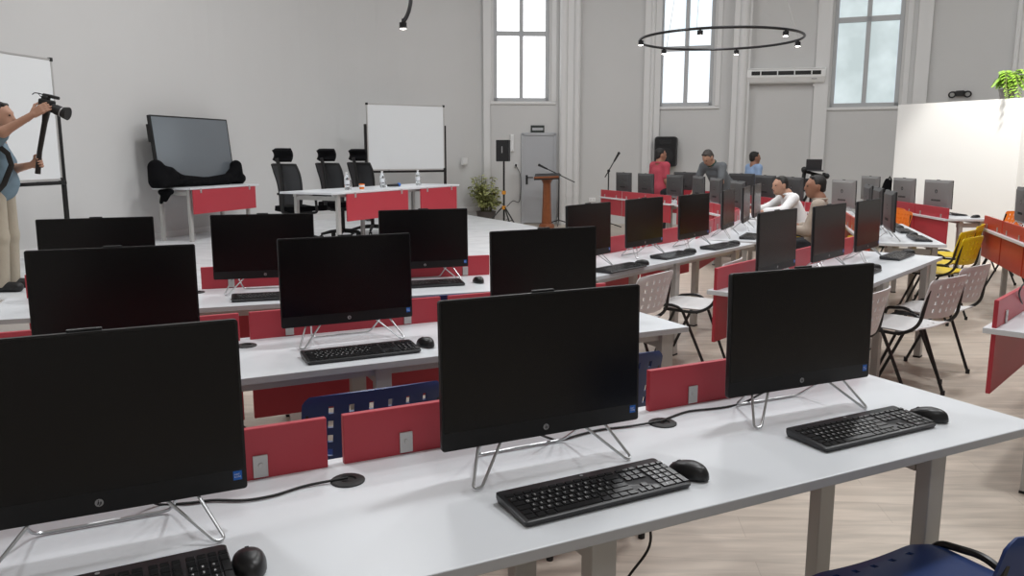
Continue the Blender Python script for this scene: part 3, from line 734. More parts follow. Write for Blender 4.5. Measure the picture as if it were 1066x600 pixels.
# pilasters with slim half columns
def pilaster(k, px, dd, w, cols=(), th=0.14, off=0.0):
    x, y = poly_at(px, dd); rz = math.atan2(-x, y) * 0.9
    m = MB(); m.box((0, 0, CEIL / 2), (w, th * 2, CEIL)); 
    for cx, r in cols: m.tube([(cx, -th, 0), (cx, -th, CEIL)], r, 14)
    m.box((0, -th * 0.5, 0.07), (w + 0.06, th * 1.4, 0.14))
    o = m.build('trim_%d' % k, 'trim', smooth=True, loc=(x, y, 0), rot=(0, 0, rz)); struct(o)
pilaster(1, 592, 17.35, 0.40, ((-0.12, 0.085), (0.16, 0.075)))
pilaster(2, 677, 17.25, 0.34, ((0.0, 0.05),), th=0.07)
pilaster(3, 768, 16.75, 0.34, ((0.03, 0.095),))
pilaster(4, 851, 16.45, 0.26, (), th=0.06)
pilaster(5, 953, 15.75, 0.24, (), th=0.07)
pilaster(6, 1056, 14.65, 0.30, ((-0.1, 0.03),), th=0.10)
pilaster(7, 507, 17.25, 0.14, (), th=0.05)
# skirting along the long wall and the wall behind the lectern
sk = MB()
for p, q in zip(pts[1:-1], pts[2:]):
    a, b = Vector((*p, 0)), Vector((*q, 0)); d = (b - a).normalized(); n = Vector((d.y, -d.x, 0))
    c = (a + b) / 2 + n * 0.008; sk.box((c.x, c.y, 0.342), ((b - a).length, 0.016, 0.09), (0, 0, math.atan2(d.y, d.x)))
struct(sk.build('baseboard_left', 'trim'))

# raised stage with a curved front edge
ZS = 0.30
edge = spline([Vector((*p, 0)) for p in [(-7.6, 6.45), (-4.6, 6.50), (-2.7, 7.1), (-0.9, 8.5), (0.15, 10.4), (0.50, 12.0), (0.43, 13.2), (-0.03, 14.3), (-0.61, 15.43), (-1.2, 16.7)]], 6)
back = spline([Vector((*p, 0)) for p in [(-7.4, 5.9), (-6.4, 8.6), (-5.4, 11.2), (-4.5, 13.7), (-2.9, 16.3), (-1.6, 17.2)]], 8)
st = MB(); ne = len(edge)
bk_ = [back[round(i * (len(back) - 1) / (ne - 1))] for i in range(ne)]
mid_ = [[e.lerp(b, t / 6) for t in range(7)] for e, b in zip(edge, bk_)]
vs_ = [(p.x, p.y, ZS) for row in mid_ for p in row] + [(e.x, e.y, 0.0) for e in edge]
st.add(vs_, [(i * 7 + j, i * 7 + j + 1, i * 7 + j + 8, i * 7 + j + 7) for i in range(ne - 1) for j in range(6)], 0)
st.add([(e.x, e.y, ZS) for e in edge] + [(e.x, e.y, 0.0) for e in edge], [(i, i + 1, ne + i + 1, ne + i) for i in range(ne - 1)], 1)
struct(st.build('floor_stage', ['stage', 'trim']))

# low white partition block on the right
pa, pb = Vector((*poly_at(932, 12.5), 0)), Vector((*poly_at(1062, 10.9), 0))
pm = MB(); pd = (pb - pa).normalized(); pn = Vector((-pd.y, pd.x, 0))
pn = pn if pn.y > 0 else -pn
pc = pb + Vector((2.2, 0.15, 0))
zt = 2.235
pm.prism([(pa.x, pa.y), (pb.x, pb.y), (pc.x, pc.y), (pc.x - 0.1, pc.y + 1.3), (pa.x + pn.x * 0.6, pa.y + pn.y * 0.6)], 0, zt)
struct(pm.build('wall_partition', 'part'))
bm_ = MB(); cc = (pa + pb) / 2; bm_.box((cc.x - pn.x * 0.008, cc.y - pn.y * 0.008, 0.05), ((pb - pa).length, 0.014, 0.10), (0, 0, math.atan2(pd.y, pd.x))); struct(bm_.build('baseboard_partition', 'trim'))

# grey door, sign above it, emergency tube, switch box on the back wall
a5, b5 = Vector((*W[5], 0)), Vector((*W[6], 0)); d5 = (b5 - a5).normalized(); n5 = Vector((d5.y, -d5.x, 0)); ang5 = math.atan2(d5.y, d5.x)
def onwall(i, px, py, off=0.0):
    a, b = Vector((*W[i], 0)), Vector((*W[i + 1], 0)); d = (b - a).normalized(); n = Vector((d.y, -d.x, 0))
    lo, hi = 5.0, 30.0
    for _ in range(50):
        m = (lo + hi) / 2; v = at(px, py, d=m)
        if (Vector((v.x, v.y, 0)) - a).dot(n) > off: lo = m
        else: hi = m
    return at(px, py, d=lo), math.atan2(d.y, d.x)
def wallbit(name, i, px, py, label, cat, off=0.0):
    p, an = onwall(i, px, py, off); return thing(name, label, cat, tuple(p), an)
dl, _ = onwall(5, 543, 139); dr, _ = onwall(5, 578.5, 139)
dw = (dr - dl).length; dh = dl.z
dt = thing('door_1', 'plain grey door under a small dark sign', 'door', (dl.x, dl.y, 0), ang5); dt['kind'] = 'structure'
m = MB(); m.box((dw / 2, -0.02, dh / 2), (dw - 0.10, 0.045, dh - 0.05)); m.build('door_leaf', 'door', dt, bevel=0.004)
m = MB()
for x in (0.02, dw - 0.02): m.box((x, -0.025, dh / 2), (0.06, 0.07, dh))
m.box((dw / 2, -0.025, dh - 0.015), (dw, 0.07, 0.06)); m.build('door_frame', 'door', dt, bevel=0.004)
m = MB(); m.box((0.11, -0.05, 0.95), (0.045, 0.012, 0.20)); m.tube(rnd([(0.11, -0.05, 1.0), (0.11, -0.10, 1.0), (0.24, -0.10, 1.0)], 0.02), 0.012, 8); m.cyl((0.11, -0.045, 0.88), (0.11, -0.065, 0.88), 0.018, 10); m.build('door_handle', 'rubber', dt, smooth=True)
t = wallbit('door_sign', 5, 559.5, 134.5, 'small dark rectangular sign above the grey door', 'sign')
m = MB(); m.box((0, -0.02, 0), (0.29, 0.035, 0.155)); m.build('plate', 'sign', t, bevel=0.004)
m = MB(); m.box((0, -0.04, 0), (0.23, 0.006, 0.055)); m.build('face', 'door', t)
t = wallbit('emergency_tube', 5, 533, 149, 'upright white emergency light tube behind the tripod speaker', 'light')
m = MB(); m.box((0, -0.03, 0), (0.075, 0.055, 0.36)); m.build('housing', 'ac', t, bevel=0.01); m = MB(); m.box((0, -0.06, 0.0), (0.05, 0.012, 0.30)); m.build('cover', 'white', t, bevel=0.005)
t = wallbit('wall_socket', 5, 537, 172, 'dark wall socket with a plugged cable left of the grey door', 'socket')
m = MB(); m.box((0, -0.01, 0), (0.075, 0.02, 0.09)); m.build('plate', 'trim', t, bevel=0.004); m = MB(); m.box((0, -0.035, 0), (0.04, 0.04, 0.045)); m.build('plug', 'rubber', t, bevel=0.005)
sw = thing('switch_box', 'white square switch box on the wall between whiteboard and plant', 'switch', tuple(at(483.5, 168, d=16.95)), 0.85)
m = MB(); m.box((0, 0.0, 0), (0.15, 0.05, 0.15)); m.build('box', 'trim', sw, bevel=0.008); m = MB(); m.box((0, -0.03, 0), (0.11, 0.012, 0.11)); m.build('rocker', 'white', sw, bevel=0.004)
t = wallbit('wall_socket', 6, 616.5, 208, 'white wall socket low between the two microphone stands', 'socket')
m = MB(); m.box((0, -0.012, 0), (0.14, 0.025, 0.09)); m.build('plate', 'ac', t, bevel=0.006); m = MB()
for x in (-0.03, 0.03): m.cyl((x, -0.024, 0), (x, -0.030, 0), 0.022, 14)
m.build('outlet', 'trim', t)

# air conditioner
t = wallbit('air_conditioner', 8, 816.5, 79.5, 'long white wall air conditioner unit', 'air conditioner')
aw = (onwall(8, 857, 79)[0] - onwall(8, 776, 79)[0]).length
prof = [(-0.005, -0.15), (-0.005, 0.15), (-0.19, 0.15), (-0.235, 0.11), (-0.235, -0.03), (-0.17, -0.135), (-0.11, -0.15)]
m = MB(); vs = []
for x in (-aw / 2, aw / 2): vs += [(x, y, z) for y, z in prof]
k = len(prof); m.add(vs, [tuple(range(k)), tuple(range(k, 2 * k))] + [(i, (i + 1) % k, k + (i + 1) % k, k + i) for i in range(k)]); m.build('casing', 'ac', t, bevel=0.012)
m = MB(); m.box((0.0, -0.232, 0.045), (aw * 0.88, 0.02, 0.075)); lv = m.build('air_slot', 'rubber', t)
m = MB()
for q in range(4): m.box((-aw * 0.43 + aw * 0.215 * (q + .5), -0.242, 0.045), (0.02, 0.012, 0.075))
m.build('louvre', 'ac', t)
m = MB(); m.box((0, -0.2375, 0.125), (aw * 0.97, 0.012, 0.02)); m.build('top_panel', 'trim', t, bevel=0.003)
m = MB(); m.box((aw * 0.36, -0.214, -0.065), (0.10, 0.012, 0.025), (-0.55, 0, 0)); m.build('badge', 'silver', t)
pp, an = onwall(8, 845, 88.5); pq, _ = onwall(8, 856, 91.5)
tp = MB(); tp.tube([(pp + Vector((0, -0.06, 0))), (pp + pq) / 2 + Vector((0, -0.06, 0.01)), pq + Vector((0, -0.05, -0.03))], 0.03, 8); tag(tp.build('drain_pipe', 'ac', smooth=True), 'short white pipe stub under the air conditioner', 'pipe')
t = wallbit('emergency_light', 10, 1000, 98, 'small black twin-lamp emergency light high on the right wall', 'light')
m = MB(); m.box((0, -0.05, 0.01), (0.14, 0.08, 0.10)); m.build('housing', 'rubber', t, bevel=0.01)
for s in (-1, 1):
    m = MB(); R = [(s * 0.13 + 0.055 * math.cos(a), -0.06, -0.01 + 0.05 * math.sin(a)) for a in [2 * PI * i / 18 for i in range(18)]]; m.tube(R, 0.014, 8, closed=True); m.tube([(s * 0.06, -0.05, 0.035), (s * 0.13, -0.06, 0.045)], 0.012, 6); m.build('lamp_head', 'rubber', t, smooth=True)
# thin conduit lines on the right pillar
# loudspeaker hung on the back wall
t = wallbit('wall_speaker', 6, 694, 158, 'large black loudspeaker hanging on the back wall behind the red shirt', 'speaker', off=0.0)
p6, a6 = onwall(7, 694, 158); t.location = p6; t.rotation_euler[2] = a6
k = 16.9 / F_PX
m = MB(); o = rrect(22.5 * k, 30.5 * k, 0.06, 5); o2 = o; n = len(o)
m.add([(x, -0.02, z) for x, z in o] + [(x, -0.30, z) for x, z in o] + [(x * 0.94, -0.335, z * 0.95) for x, z in o], [tuple(range(n)), tuple(range(2 * n, 3 * n))] + [(j * n + i, j * n + (i + 1) % n, (j + 1) * n + (i + 1) % n, (j + 1) * n + i) for j in range(2) for i in range(n)]); m.build('cabinet', 'blk', t, smooth=True)
m = MB(); m.cyl((0, -0.33, -0.08), (0, -0.342, -0.08), 0.165, 28); m.build('woofer_grille', 'grille', t); m = MB(); m.box((0, -0.34, 0.19), (0.24, 0.014, 0.10)); m.build('horn', 'grille', t, bevel=0.02)

# ------------------------------------------------------------------ ring lamp and curved lamp, hung from the ceiling
def spot(parent, p, tilt=0.0):
    m = MB(); p = Vector(p); m.cyl(p + Vector((0, 0, -0.005)), p + Vector((0, 0, -0.060)), 0.036, 14); m.cyl(p + Vector((0, 0, 0.03)), p + Vector((0, 0, -0.005)), 0.014, 8); s = m.build('spot', 'ringlit', parent, smooth=True)
    l = MB(); l.lathe([(0.028, -0.0605), (0.031, -0.064), (0.012, -0.068)], tuple(p), 14); l.build('lens', 'lamp', s)
rc = at(749.5, 41, d=11.0); RR = 1.055
t = thing('ring_lamp', 'large black ring pendant lamp with small spots below the windows', 'lamp', tuple(rc))
m = MB(); m.tube([(RR * math.cos(a), RR * math.sin(a), 0) for a in [2 * PI * i / 72 for i in range(72)]], 0.017, 8, closed=True); m.build('ring', 'ringlit', t, smooth=True)
for i in range(6): 
    a = math.radians(3 + 60 * i); spot(t, (RR * math.cos(a), RR * math.sin(a), -0.02))
for a in (0.05, 2.1, 4.2):
    m = MB(); m.tube([(RR * math.cos(a), RR * math.sin(a), 0.02), (-0.15, 0.25, CEIL - rc.z)], 0.004, 5); m.build('suspension_cable', 'alu', t)
m = MB(); m.cyl((-0.15, 0.25, CEIL - rc.z - 0.05), (-0.15, 0.25, CEIL - rc.z), 0.09, 18); m.build('ceiling_cup', 'ringlit', t)
t = thing('curved_lamp', 'end of a curved black pendant lamp with one spot above the whiteboard', 'lamp', tuple(at(421, 20, d=8.0)))
base = Vector(t.location)
cp = [at(px, py, d=8.0 + dd) - base for px, py, dd in ((419.5, 23, 0.0), (423, 18, 0.02), (426, 10, 0.08), (427.5, 0, 0.2), (426, -12, 0.4), (419, -28, 0.7))]
m = MB(); m.tube(spline(cp, 5), 0.020, 8); m.build('arm', 'ringlit', t, smooth=True); spot(t, cp[0] + Vector((-0.0, 0, -0.0)))
m = MB(); m.tube([cp[-1], cp[-1] + Vector((0, 0, CEIL - base.z - cp[-1].z))], 0.006, 6); m.build('suspension_cable', 'alu', t)
# ------------------------------------------------------------------ desks set out as a fan round the stage
def dirv(th): return Vector((math.cos(th), math.sin(th))), Vector((-math.sin(th), math.cos(th)))
DESK = {}
def desk(key, label, O, th, L, **kw):
    DESK[key] = (Vector(O), th, L, kw.get('D', 0.60)); kw.setdefault('D', 0.60)
    return make_desk(label, O, th, L, **kw)
P3 = lambda L, g=0.02: [(g, L / 3 - g), (L / 3 + g, 2 * L / 3 - g), (2 * L / 3 + g, L - g)]
desk('A', 'long white desk nearest the camera, with three computers', (-1.144, 0.859), 0.463, 2.96, legs=(0.47, 1.52, 2.59), pan=[(0.17, 1.07), (1.11, 1.99), (2.03, 2.93)], grommets=(1.09, 2.00))
desk('B', 'second white desk from the camera, parallel behind the nearest one', (-1.872, 2.184), 0.455, 2.96, legs=(0.52, 1.57, 2.88), pan=[(0.28, 1.13), (1.17, 2.01), (2.05, 2.90)], grommets=(1.14, 2.02), gz=(0.40, 0.855))
desk('C', 'third white desk from the camera, just below the stage', (-2.48, 3.60), 0.335, 2.75, legs=(0.42, 1.42, 2.42), pan=[(0.10, 0.93), (0.97, 1.80), (1.84, 2.68)], grommets=(0.95, 1.82))
desk('D', 'white desk between the lectern and the white chairs, with three computers', (0.41, 4.80), 0.885, 2.63, legs=(0.30, 1.35, 2.40), pan=P3(2.63))
desk('E', 'white desk in the middle of the hall in front of the yellow chairs', (1.585, 4.043), 0.86, 2.50, legs=(0.12, 1.25, 2.30), pan=P3(2.5))
desk('F', 'white desk cut off by the right photo edge beside the front desk', (2.55, 3.03), 0.82, 2.6, legs=(0.10, 1.3, 2.5), pan=P3(2.6))
desk('K', 'white desk where the man in the tan shirt sits', (2.20, 6.95), 1.14, 2.40, legs=(0.2, 1.2, 2.2), pan=P3(2.4))
desk('G', 'white desk with its end next to the row of yellow chairs', (3.67, 6.73), 1.28, 2.15, legs=(0.12, 1.05, 2.0), pan=P3(2.15), panel='red2')
desk('R', 'white desk with orange-red panels at the right photo edge', (4.74, 5.93), 1.24, 2.4, legs=(0.3, 1.3, 2.15), pan=P3(2.4), panel='red2')
desk('H', 'white desk with bright red panels in front of the white partition', (5.62, 9.41), 1.50, 2.75, D=0.48, legs=(0.08, 1.4, 2.6), pan=P3(2.75, 0.01))
desk('L', 'white desk with red panels in front of the man in the grey polo', (3.28, 9.56), 1.64, 2.65, legs=(0.2, 1.32, 2.45), pan=P3(2.65))
desk('M', 'white desk with three red panels between the lectern and the red-shirted man', (3.01, 12.57), 1.94, 2.35, legs=(0.3, 1.15, 1.6), pan=P3(2.35))
desk('N', 'white desk in front of the black camera rig', (4.66, 9.90), 1.72, 2.9, legs=(0.2, 1.45, 2.7), pan=P3(2.9))
desk('Q', 'farthest white desk, below the large wall loudspeaker', (4.36, 13.47), 2.15, 2.3, legs=(0.2, 1.1, 2.0), pan=P3(2.3))

# seats: desk, computer (x, y, angle), keyboard (x, y, angle) or None, mouse or None
comp0, kb0, ms0 = computer_proto(), keyboard_proto(), mouse_proto()
comps = computer_proto('back_lit')  # same computer, its back colour carrying the painted-in light
used = {}
def put(proto, key, loc, rz, label, group):
    if key not in used:
        used[key] = 1; proto.location = loc; proto.rotation_euler = (0, 0, rz); proto['label'] = label; proto['group'] = group; return proto
    return copy_tree(proto, loc, rz, label, group)
def seat(dk, what, mon, kb='auto', mouse='auto', where=None, back=False, silver=False):  # silver picks the copy with light painted into its back
    O, th, L, D = DESK[dk]; u, v = dirv(th)
    x, y, a = mon
    put(comps if silver else comp0, 'cs' if silver else 'c', (x, y, 0.741), a, what % ('black all-in-one computer' if not back else 'computer seen from its lit back' if silver else 'computer seen from its dark back'), 'all-in-one computers on the desks')
    if kb is None: return
    if kb == 'auto': q = Vector((x, y)) - v * 0.20; kb = (q.x, q.y, th)
    put(kb0, 'k', (kb[0], kb[1], 0.741), kb[2], (where or what) % 'black keyboard', 'black keyboards')
    if mouse is None: return
    if mouse == 'auto': q = Vector((kb[0], kb[1])) + u * 0.285 + v * 0.01; mouse = (q.x, q.y, th + 0.25)
    put(ms0, 'm', (mouse[0], mouse[1], 0.741), mouse[2], (where or what) % 'black computer mouse', 'black computer mice')
seat('A', '%s at the left photo edge of the nearest desk', (-0.785, 1.435, 0.455), (-0.706, 1.262, 0.485), (-0.485, 1.375, 0.45))
seat('A', '%s in the middle of the nearest desk', (0.083, 1.866, 0.455), (0.188, 1.70, 0.487), (0.42, 1.81, 0.75))
seat('A', '%s at the right end of the nearest desk', (0.85, 2.272, 0.430), (0.966, 2.115, 0.474), (1.20, 2.22, 0.85))
seat('B', '%s at the left end of the second desk', (-1.40, 2.79, 0.40))
seat('B', '%s in the middle of the second desk', (-0.66, 3.188, 0.472), (-0.575, 2.975, 0.46), (-0.345, 3.12, 0.55))
seat('B', '%s at the right end of the second desk', (0.15, 3.50, 0.50), None)
seat('C', '%s at the left end of the third desk', (-2.13, 4.10, 0.40), None)
seat('C', '%s in the middle of the third desk', (-1.36, 4.37, 0.26), (-1.26, 4.19, 0.30), None)
seat('C', '%s at the right end of the third desk', (-0.52, 4.75, 0.36), (-0.50, 4.60, 0.33), (-0.20, 4.72, 0.4))
w = '%s %s on the desk between the lectern and the white chairs'
for q, m in zip(('nearest', 'second', 'third'), ((0.52, 5.30, 0.92), (1.00, 5.98, 0.895), (1.50, 6.56, 0.90))):
    u, v = dirv(0.885); p = Vector(m[:2]) + u * 0.10 - v * 0.18
    seat('D', '%s, ' + q + ' on the desk behind the two white chairs', m, (p.x, p.y, 0.86), 'auto')
for q, m in zip(('nearest', 'second', 'farthest'), ((1.56, 4.66, 0.86), (2.07, 5.19, 0.84), (2.56, 5.73, 0.88))):
    seat('E', '%s, ' + q + ' on the desk in front of the yellow chairs', m, 'auto' if q != 'farthest' else (2.86, 5.90, 0.88), 'auto' if q != 'farthest' else (3.03, 6.10, 0.9))
for q, m in zip(('nearest', 'middle', 'farthest'), ((2.01, 7.42, 1.12), (2.38, 8.13, 1.17), (2.69, 8.80, 1.15))):
    seat('K', '%s, ' + q + ' on the desk of the man in tan', m, 'auto', None)
for q, x in zip(('nearest', 'middle', 'farthest'), (0.36, 1.10, 1.82)):
    p = on((3.67, 6.73), 1.28, x, 0.39); kk = on((3.67, 6.73), 1.28, x + 0.05, 0.14)
    seat('G', '%s, ' + q + ' on the desk beside the yellow chairs', (p[0], p[1], 1.28), (kk[0], kk[1], 1.28), 'auto')
p = on((4.74, 5.93), 1.24, 1.93, 0.36)
seat('R', '%s above the orange-red panels at the right photo edge', (p[0], p[1], 1.22), None, back=True)
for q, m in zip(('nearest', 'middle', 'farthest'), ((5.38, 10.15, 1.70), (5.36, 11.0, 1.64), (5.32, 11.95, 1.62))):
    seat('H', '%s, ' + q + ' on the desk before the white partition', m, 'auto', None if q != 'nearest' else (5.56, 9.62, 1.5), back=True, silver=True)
for q, m in zip(('nearest', 'middle', 'farthest'), ((2.77, 9.83, 1.62), (2.80, 11.0, 1.62), (2.79, 12.0, 1.66))):
    seat('L', '%s, ' + q + ' on the desk in front of the grey polo', m, None, back=True)
for q, m in zip(('right', 'middle', 'left'), ((2.58, 12.72, 1.86), (2.25, 13.5, 1.90), (1.99, 14.3, 1.94))):
    seat('M', '%s, ' + q + ' one of three beside the red-shirted man', m, None, back=True)
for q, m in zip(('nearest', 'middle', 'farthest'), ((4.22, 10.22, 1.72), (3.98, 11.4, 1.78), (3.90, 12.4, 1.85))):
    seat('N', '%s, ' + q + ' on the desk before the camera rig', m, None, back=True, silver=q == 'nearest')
for q, m in zip(('right', 'left'), ((3.86, 13.55, 2.15), (3.13, 14.6, 2.15))):
    seat('Q', '%s, ' + q + ' one of two on the farthest desk', m, None, back=True)

# ------------------------------------------------------------------ chairs
CH = {c: chair_proto(p) for c, p in (('blue', 'blue'), ('white', 'whitep'), ('yellow', 'yellow'), ('orange', 'orange'))}
def chair(c, x, y, rz, label, group): return put(CH[c], 'ch' + c, (x, y, 0), rz, label, group)
def an(u, n): return (u * 0.8947 - n * 0.4466, u * 0.4466 + n * 0.8947)
g = 'blue chairs at the desks on the left'
chair('blue', 1.018, 1.764, 0.455, 'blue plastic chair at the bottom right corner, seat pulled out from the nearest desk', g)
chair('blue', *an(0.69, 2.62), 0.47, 'blue perforated chair whose back rises behind the left red panels of the nearest desk', g)
chair('blue', *an(1.58, 2.63), 0.44, 'blue perforated chair right of the middle computer of the nearest desk', g)
chair('blue', *an(1.55, 4.06), 0.36, 'blue chair tucked under the third desk by its right computer', g)
g = 'white perforated chairs'
chair('white', 0.66, 5.00, 0.90, 'white perforated chair left of the red panel, seen from behind', g)
chair('white', 1.27, 5.58, 1.02, 'white chair with black legs pulled in right behind the red panel end', g)
chair('white', 1.74, 4.40, 0.86, 'white chair half hidden by the right computer of the nearest desk', g)
chair('white', 2.42, 4.90, 0.64, 'white perforated chair, the front one in the aisle on the right', g)
chair('white', 2.86, 5.40, 0.66, 'white perforated chair behind the front one in the right aisle', g)
g = 'yellow chairs'
chair('yellow', 3.86, 7.20, 0.70, 'yellow chair, nearest of three in the row by the desk end', g)
chair('yellow', 4.12, 7.76, 0.78, 'yellow chair, middle of three in the row by the desk end', g)
chair('yellow', 4.56, 8.36, 0.95, 'yellow chair, farthest of three in the row by the desk end', g)
chair('yellow', 2.66, 7.06, 1.14, 'empty yellow chair below the man in the tan shirt', g)
chair('yellow', 3.18, 8.48, 1.12, 'yellow chair the man in the tan shirt sits on', g)
g = 'orange chairs'
chair('orange', *on((4.66, 9.90), 1.72, 0.22, -0.03)[:2], 1.70, 'orange chair tucked under the desk end behind the tan shirt', g)
chair('yellow', 3.68, 10.38, 1.62, 'yellow chair the man in the white shirt sits on', 'yellow chairs')
chair('orange', 4.83, 10.66, 1.7, 'orange chair in front of the bright red panels', g)
chair('orange', 6.02, 10.05, 1.5, 'orange chair behind the near end of the bright red panels', g)
chair('orange', 5.55, 8.98, 1.30, 'orange chair beside the orange-red panels at the right edge', g)

# ------------------------------------------------------------------ cords on and under the desks
def cord(label, pts, r=0.0032, n=8, name='power_cable'):
    return tag(MB().tube(spline(pts, n), r, 7).build(name, 'cable', smooth=True), label, 'cable', 'black cables')
zt_ = 0.7445
def flat(*px): return [at(x, y, z=zt_) for x, y in px]
gA1 = Vector(on((-1.144, 0.859), 0.463, 1.09, 0.485, zt_ + 0.004)); gA2 = Vector(on((-1.144, 0.859), 0.463, 2.00, 0.485, zt_ + 0.004))
cord('black cable from the left grommet to the left computer on the nearest desk', [gA1] + flat((318, 506), (285, 516), (255, 521), (222, 521), (196, 524), (165, 525)) + [at(140, 512, z=0.80)])
cord('black cable from the right grommet to the middle computer on the nearest desk', [gA2] + flat((655, 444), (628, 447), (606, 452), (588, 457), (577, 458)) + [at(560, 452, z=0.79)])
cord('black cable from the right grommet to the right computer on the nearest desk', [gA2] + flat((698, 434.5), (716, 428.5), (738, 426), (757, 423.5), (775, 419)) + [at(796, 408, z=0.79)])
cord('black cable hanging under the front edge of the nearest desk', [Vector(on((-1.144, 0.859), 0.463, 1.68, 0.12, 0.70)), Vector(on((-1.144, 0.859), 0.463, 1.70, 0.13, 0.60)), Vector(on((-1.144, 0.859), 0.463, 1.64, 0.15, 0.50)), Vector(on((-1.144, 0.859), 0.463, 1.60, 0.2, 0.30))])
cord('looped black cable on the desk at the right photo edge', [at(1066, 320, z=0.75), at(1063, 314, z=0.80), at(1061, 305, z=0.86), at(1064, 298, z=0.89), at(1069, 293, z=0.90)], 0.004)
cord('black cable hanging below the second desk by the blue chair', [Vector((-1.12, 2.80, 0.66)), Vector((-1.02, 2.95, 0.45)), Vector((-0.86, 3.0, 0.25)), Vector((-0.76, 2.98, 0.03))], 0.005)
cord('black cable loops under the right end of the second desk', [Vector(on((-1.872, 2.184), 0.455, x, y, z)) for x, y, z in ((2.55, 0.40, 0.69), (2.60, 0.38, 0.60), (2.68, 0.40, 0.58), (2.74, 0.38, 0.66), (2.78, 0.40, 0.56), (2.82, 0.40, 0.66))], 0.005)
t = thing('power_adapter', 'black power adapter box hanging under the second desk', 'adapter', (-1.24, 2.86, 0.50), 0.45)
MB().box((0, 0, 0), (0.17, 0.06, 0.075)).build('case', 'rubber', t, bevel=0.006); MB().tube([(0, 0, 0.03), (0.0, 0.02, 0.20)], 0.004, 6).build('lead', 'cable', t)
t = thing('floor_outlet', 'dark floor power outlet box below the second desk', 'outlet', (-0.86, 3.22, 0.0), 0.45)
MB().box((0, 0, 0.012), (0.16, 0.12, 0.024)).build('base_plate', 'rubber', t, bevel=0.004); MB().box((0.01, 0.02, 0.07), (0.07, 0.06, 0.10)).build('plug', 'rubber', t, bevel=0.01)
ps = thing('power_strip', 'black power strip with plugs in a tray under the second desk', 'power strip', on((-1.872, 2.184), 0.455, 2.70, 0.40, 0.53), 0.455)
MB().box((0, 0, 0), (0.34, 0.06, 0.035)).build('bar', 'rubber', ps, bevel=0.006)
for i in range(4):
    m = MB(); m.box((-0.12 + 0.08 * i, 0, 0.045), (0.04, 0.04, 0.06), taper=0.55); m.build('plug', 'rubber', ps, bevel=0.005)
m = MB()
for s in (-1, 1): m.tube([(s * 0.15, 0.0, 0.01), (s * 0.15, 0.0, 0.165)], 0.005, 6)
m.build('hanger', 'leg', ps)

# ------------------------------------------------------------------ stage furniture
def stage_table(name, label, O, th, L, D, pans, legs):
    """O = front-left corner seen from the hall, panels hang on the hall side; local y points away from the hall"""
    r = thing(name, label, 'table', (O[0], O[1], ZS), th, 'white tables on the stage')
    MB().box((L / 2, D / 2, 0.7275), (L, D, 0.025)).build('tabletop', 'desk', r, bevel=0.002)
    m = MB()
    for y in (0.10, D - 0.10): m.box((L / 2, y, 0.695), (L - 0.3, 0.04, 0.04))
    m.build('frame_rail', 'leg', r)
    for x in legs:
        for y in (0.07, D - 0.09): MB().box((x, y, 0.358), (0.055, 0.04, 0.714)).build('leg', 'leg', r, bevel=0.003)
        MB().box((x, D / 2, 0.66), (0.04, D - 0.2, 0.05)).build('cross_beam', 'leg', r)
    for a, b in pans:
        p = MB().box(((a + b) / 2, -0.002, 0.545), (b - a, 0.02, 0.33)).build('front_panel', 'red', r, bevel=0.0025)
        m = MB()
        for x in (a + 0.16, b - 0.16): m.box((x, -0.016, 0.695), (0.03, 0.008, 0.06))
        m.build('bracket', 'alu', p)
    return r
THT = math.radians(74); TT = (-4.36, 10.93)
stage_table('stage_table', 'white table with one red panel carrying the big television', TT, THT, 1.62, 0.62, [(0.04, 1.50)], (0.06, 1.40))
THH = math.radians(64); HT = (-2.14, 9.56)
stage_table('stage_table', 'long white head table with two red panels and water bottles', HT, THH, 3.05, 0.80, [(0.28, 1.62), (1.95, 2.95)], (0.20, 1.55, 2.85))
def onh(x, y, z=0.0): p = on(HT, THH, x, y, ZS + 0.741 + z); return p
def bottle(loc, label, h=0.225):
    t = thing('water_bottle', label, 'bottle', loc, 0.3, 'water bottles on the head table')
    m = MB(); r = 0.033
    m.lathe([(r * .9, 0), (r, 0.008), (r, 0.05), (r * .93, 0.058), (r, 0.066), (r, h * .62), (r * .85, h * .75), (r * .42, h * .89), (r * .40, h * .93)], (0, 0, 0), 18); m.build('body', 'pet', t, smooth=True)
    MB().lathe([(r * 1.01, 0.075), (r * 1.01, 0.125)], (0, 0, 0), 18).build('label', 'water', t, smooth=True)
    MB().lathe([(r * .46, h * .93), (r * .46, h * 1.0)], (0, 0, 0), 14).build('cap', 'white', t, smooth=True)
def px_on_head(px): # along the table for a given direction
    lo = 0
    best = min((abs((533 + F_PX * onh(x / 100, 0.34)[0] / (onh(x / 100, 0.34)[1] * math.cos(PITCH) + (EYE - 1.1) * math.sin(PITCH))) - px), x / 100) for x in range(0, 305))
    return best[1]
for px, q in ((361, 'left'), (398, 'middle'), (435, 'right')):
    x = px_on_head(px); bottle(onh(x, 0.34), 'clear plastic water bottle, %s of three on the head table' % q)
    p = onh(x + 0.13, 0.40)
    t = thing('drinking_glass', 'clear drinking glass beside the %s water bottle' % q, 'glass', p, 0, 'glasses on the head table')
    MB().lathe([(0.026, 0), (0.033, 0.12), (0.031, 0.12), (0.024, 0.006)], (0, 0, 0), 16).build('tumbler', 'pet', t, smooth=True)
x = px_on_head(374); t = thing('orange_cup', 'small orange and white cup between the bottles', 'cup', onh(x, 0.30), 0)
MB().lathe([(0.030, 0), (0.038, 0.07), (0.035, 0.07), (0.028, 0.005)], (0, 0, 0), 16).build('cup', 'orange', t, smooth=True)
MB().lathe([(0.0385, 0.030), (0.0395, 0.055)], (0, 0, 0), 16).build('band', 'white', t, smooth=True)
x = px_on_head(409); t = thing('black_microphone', 'black microphone with a blue tip lying on the head table', 'microphone', onh(x - 0.14, 0.33, 0.024), THH)
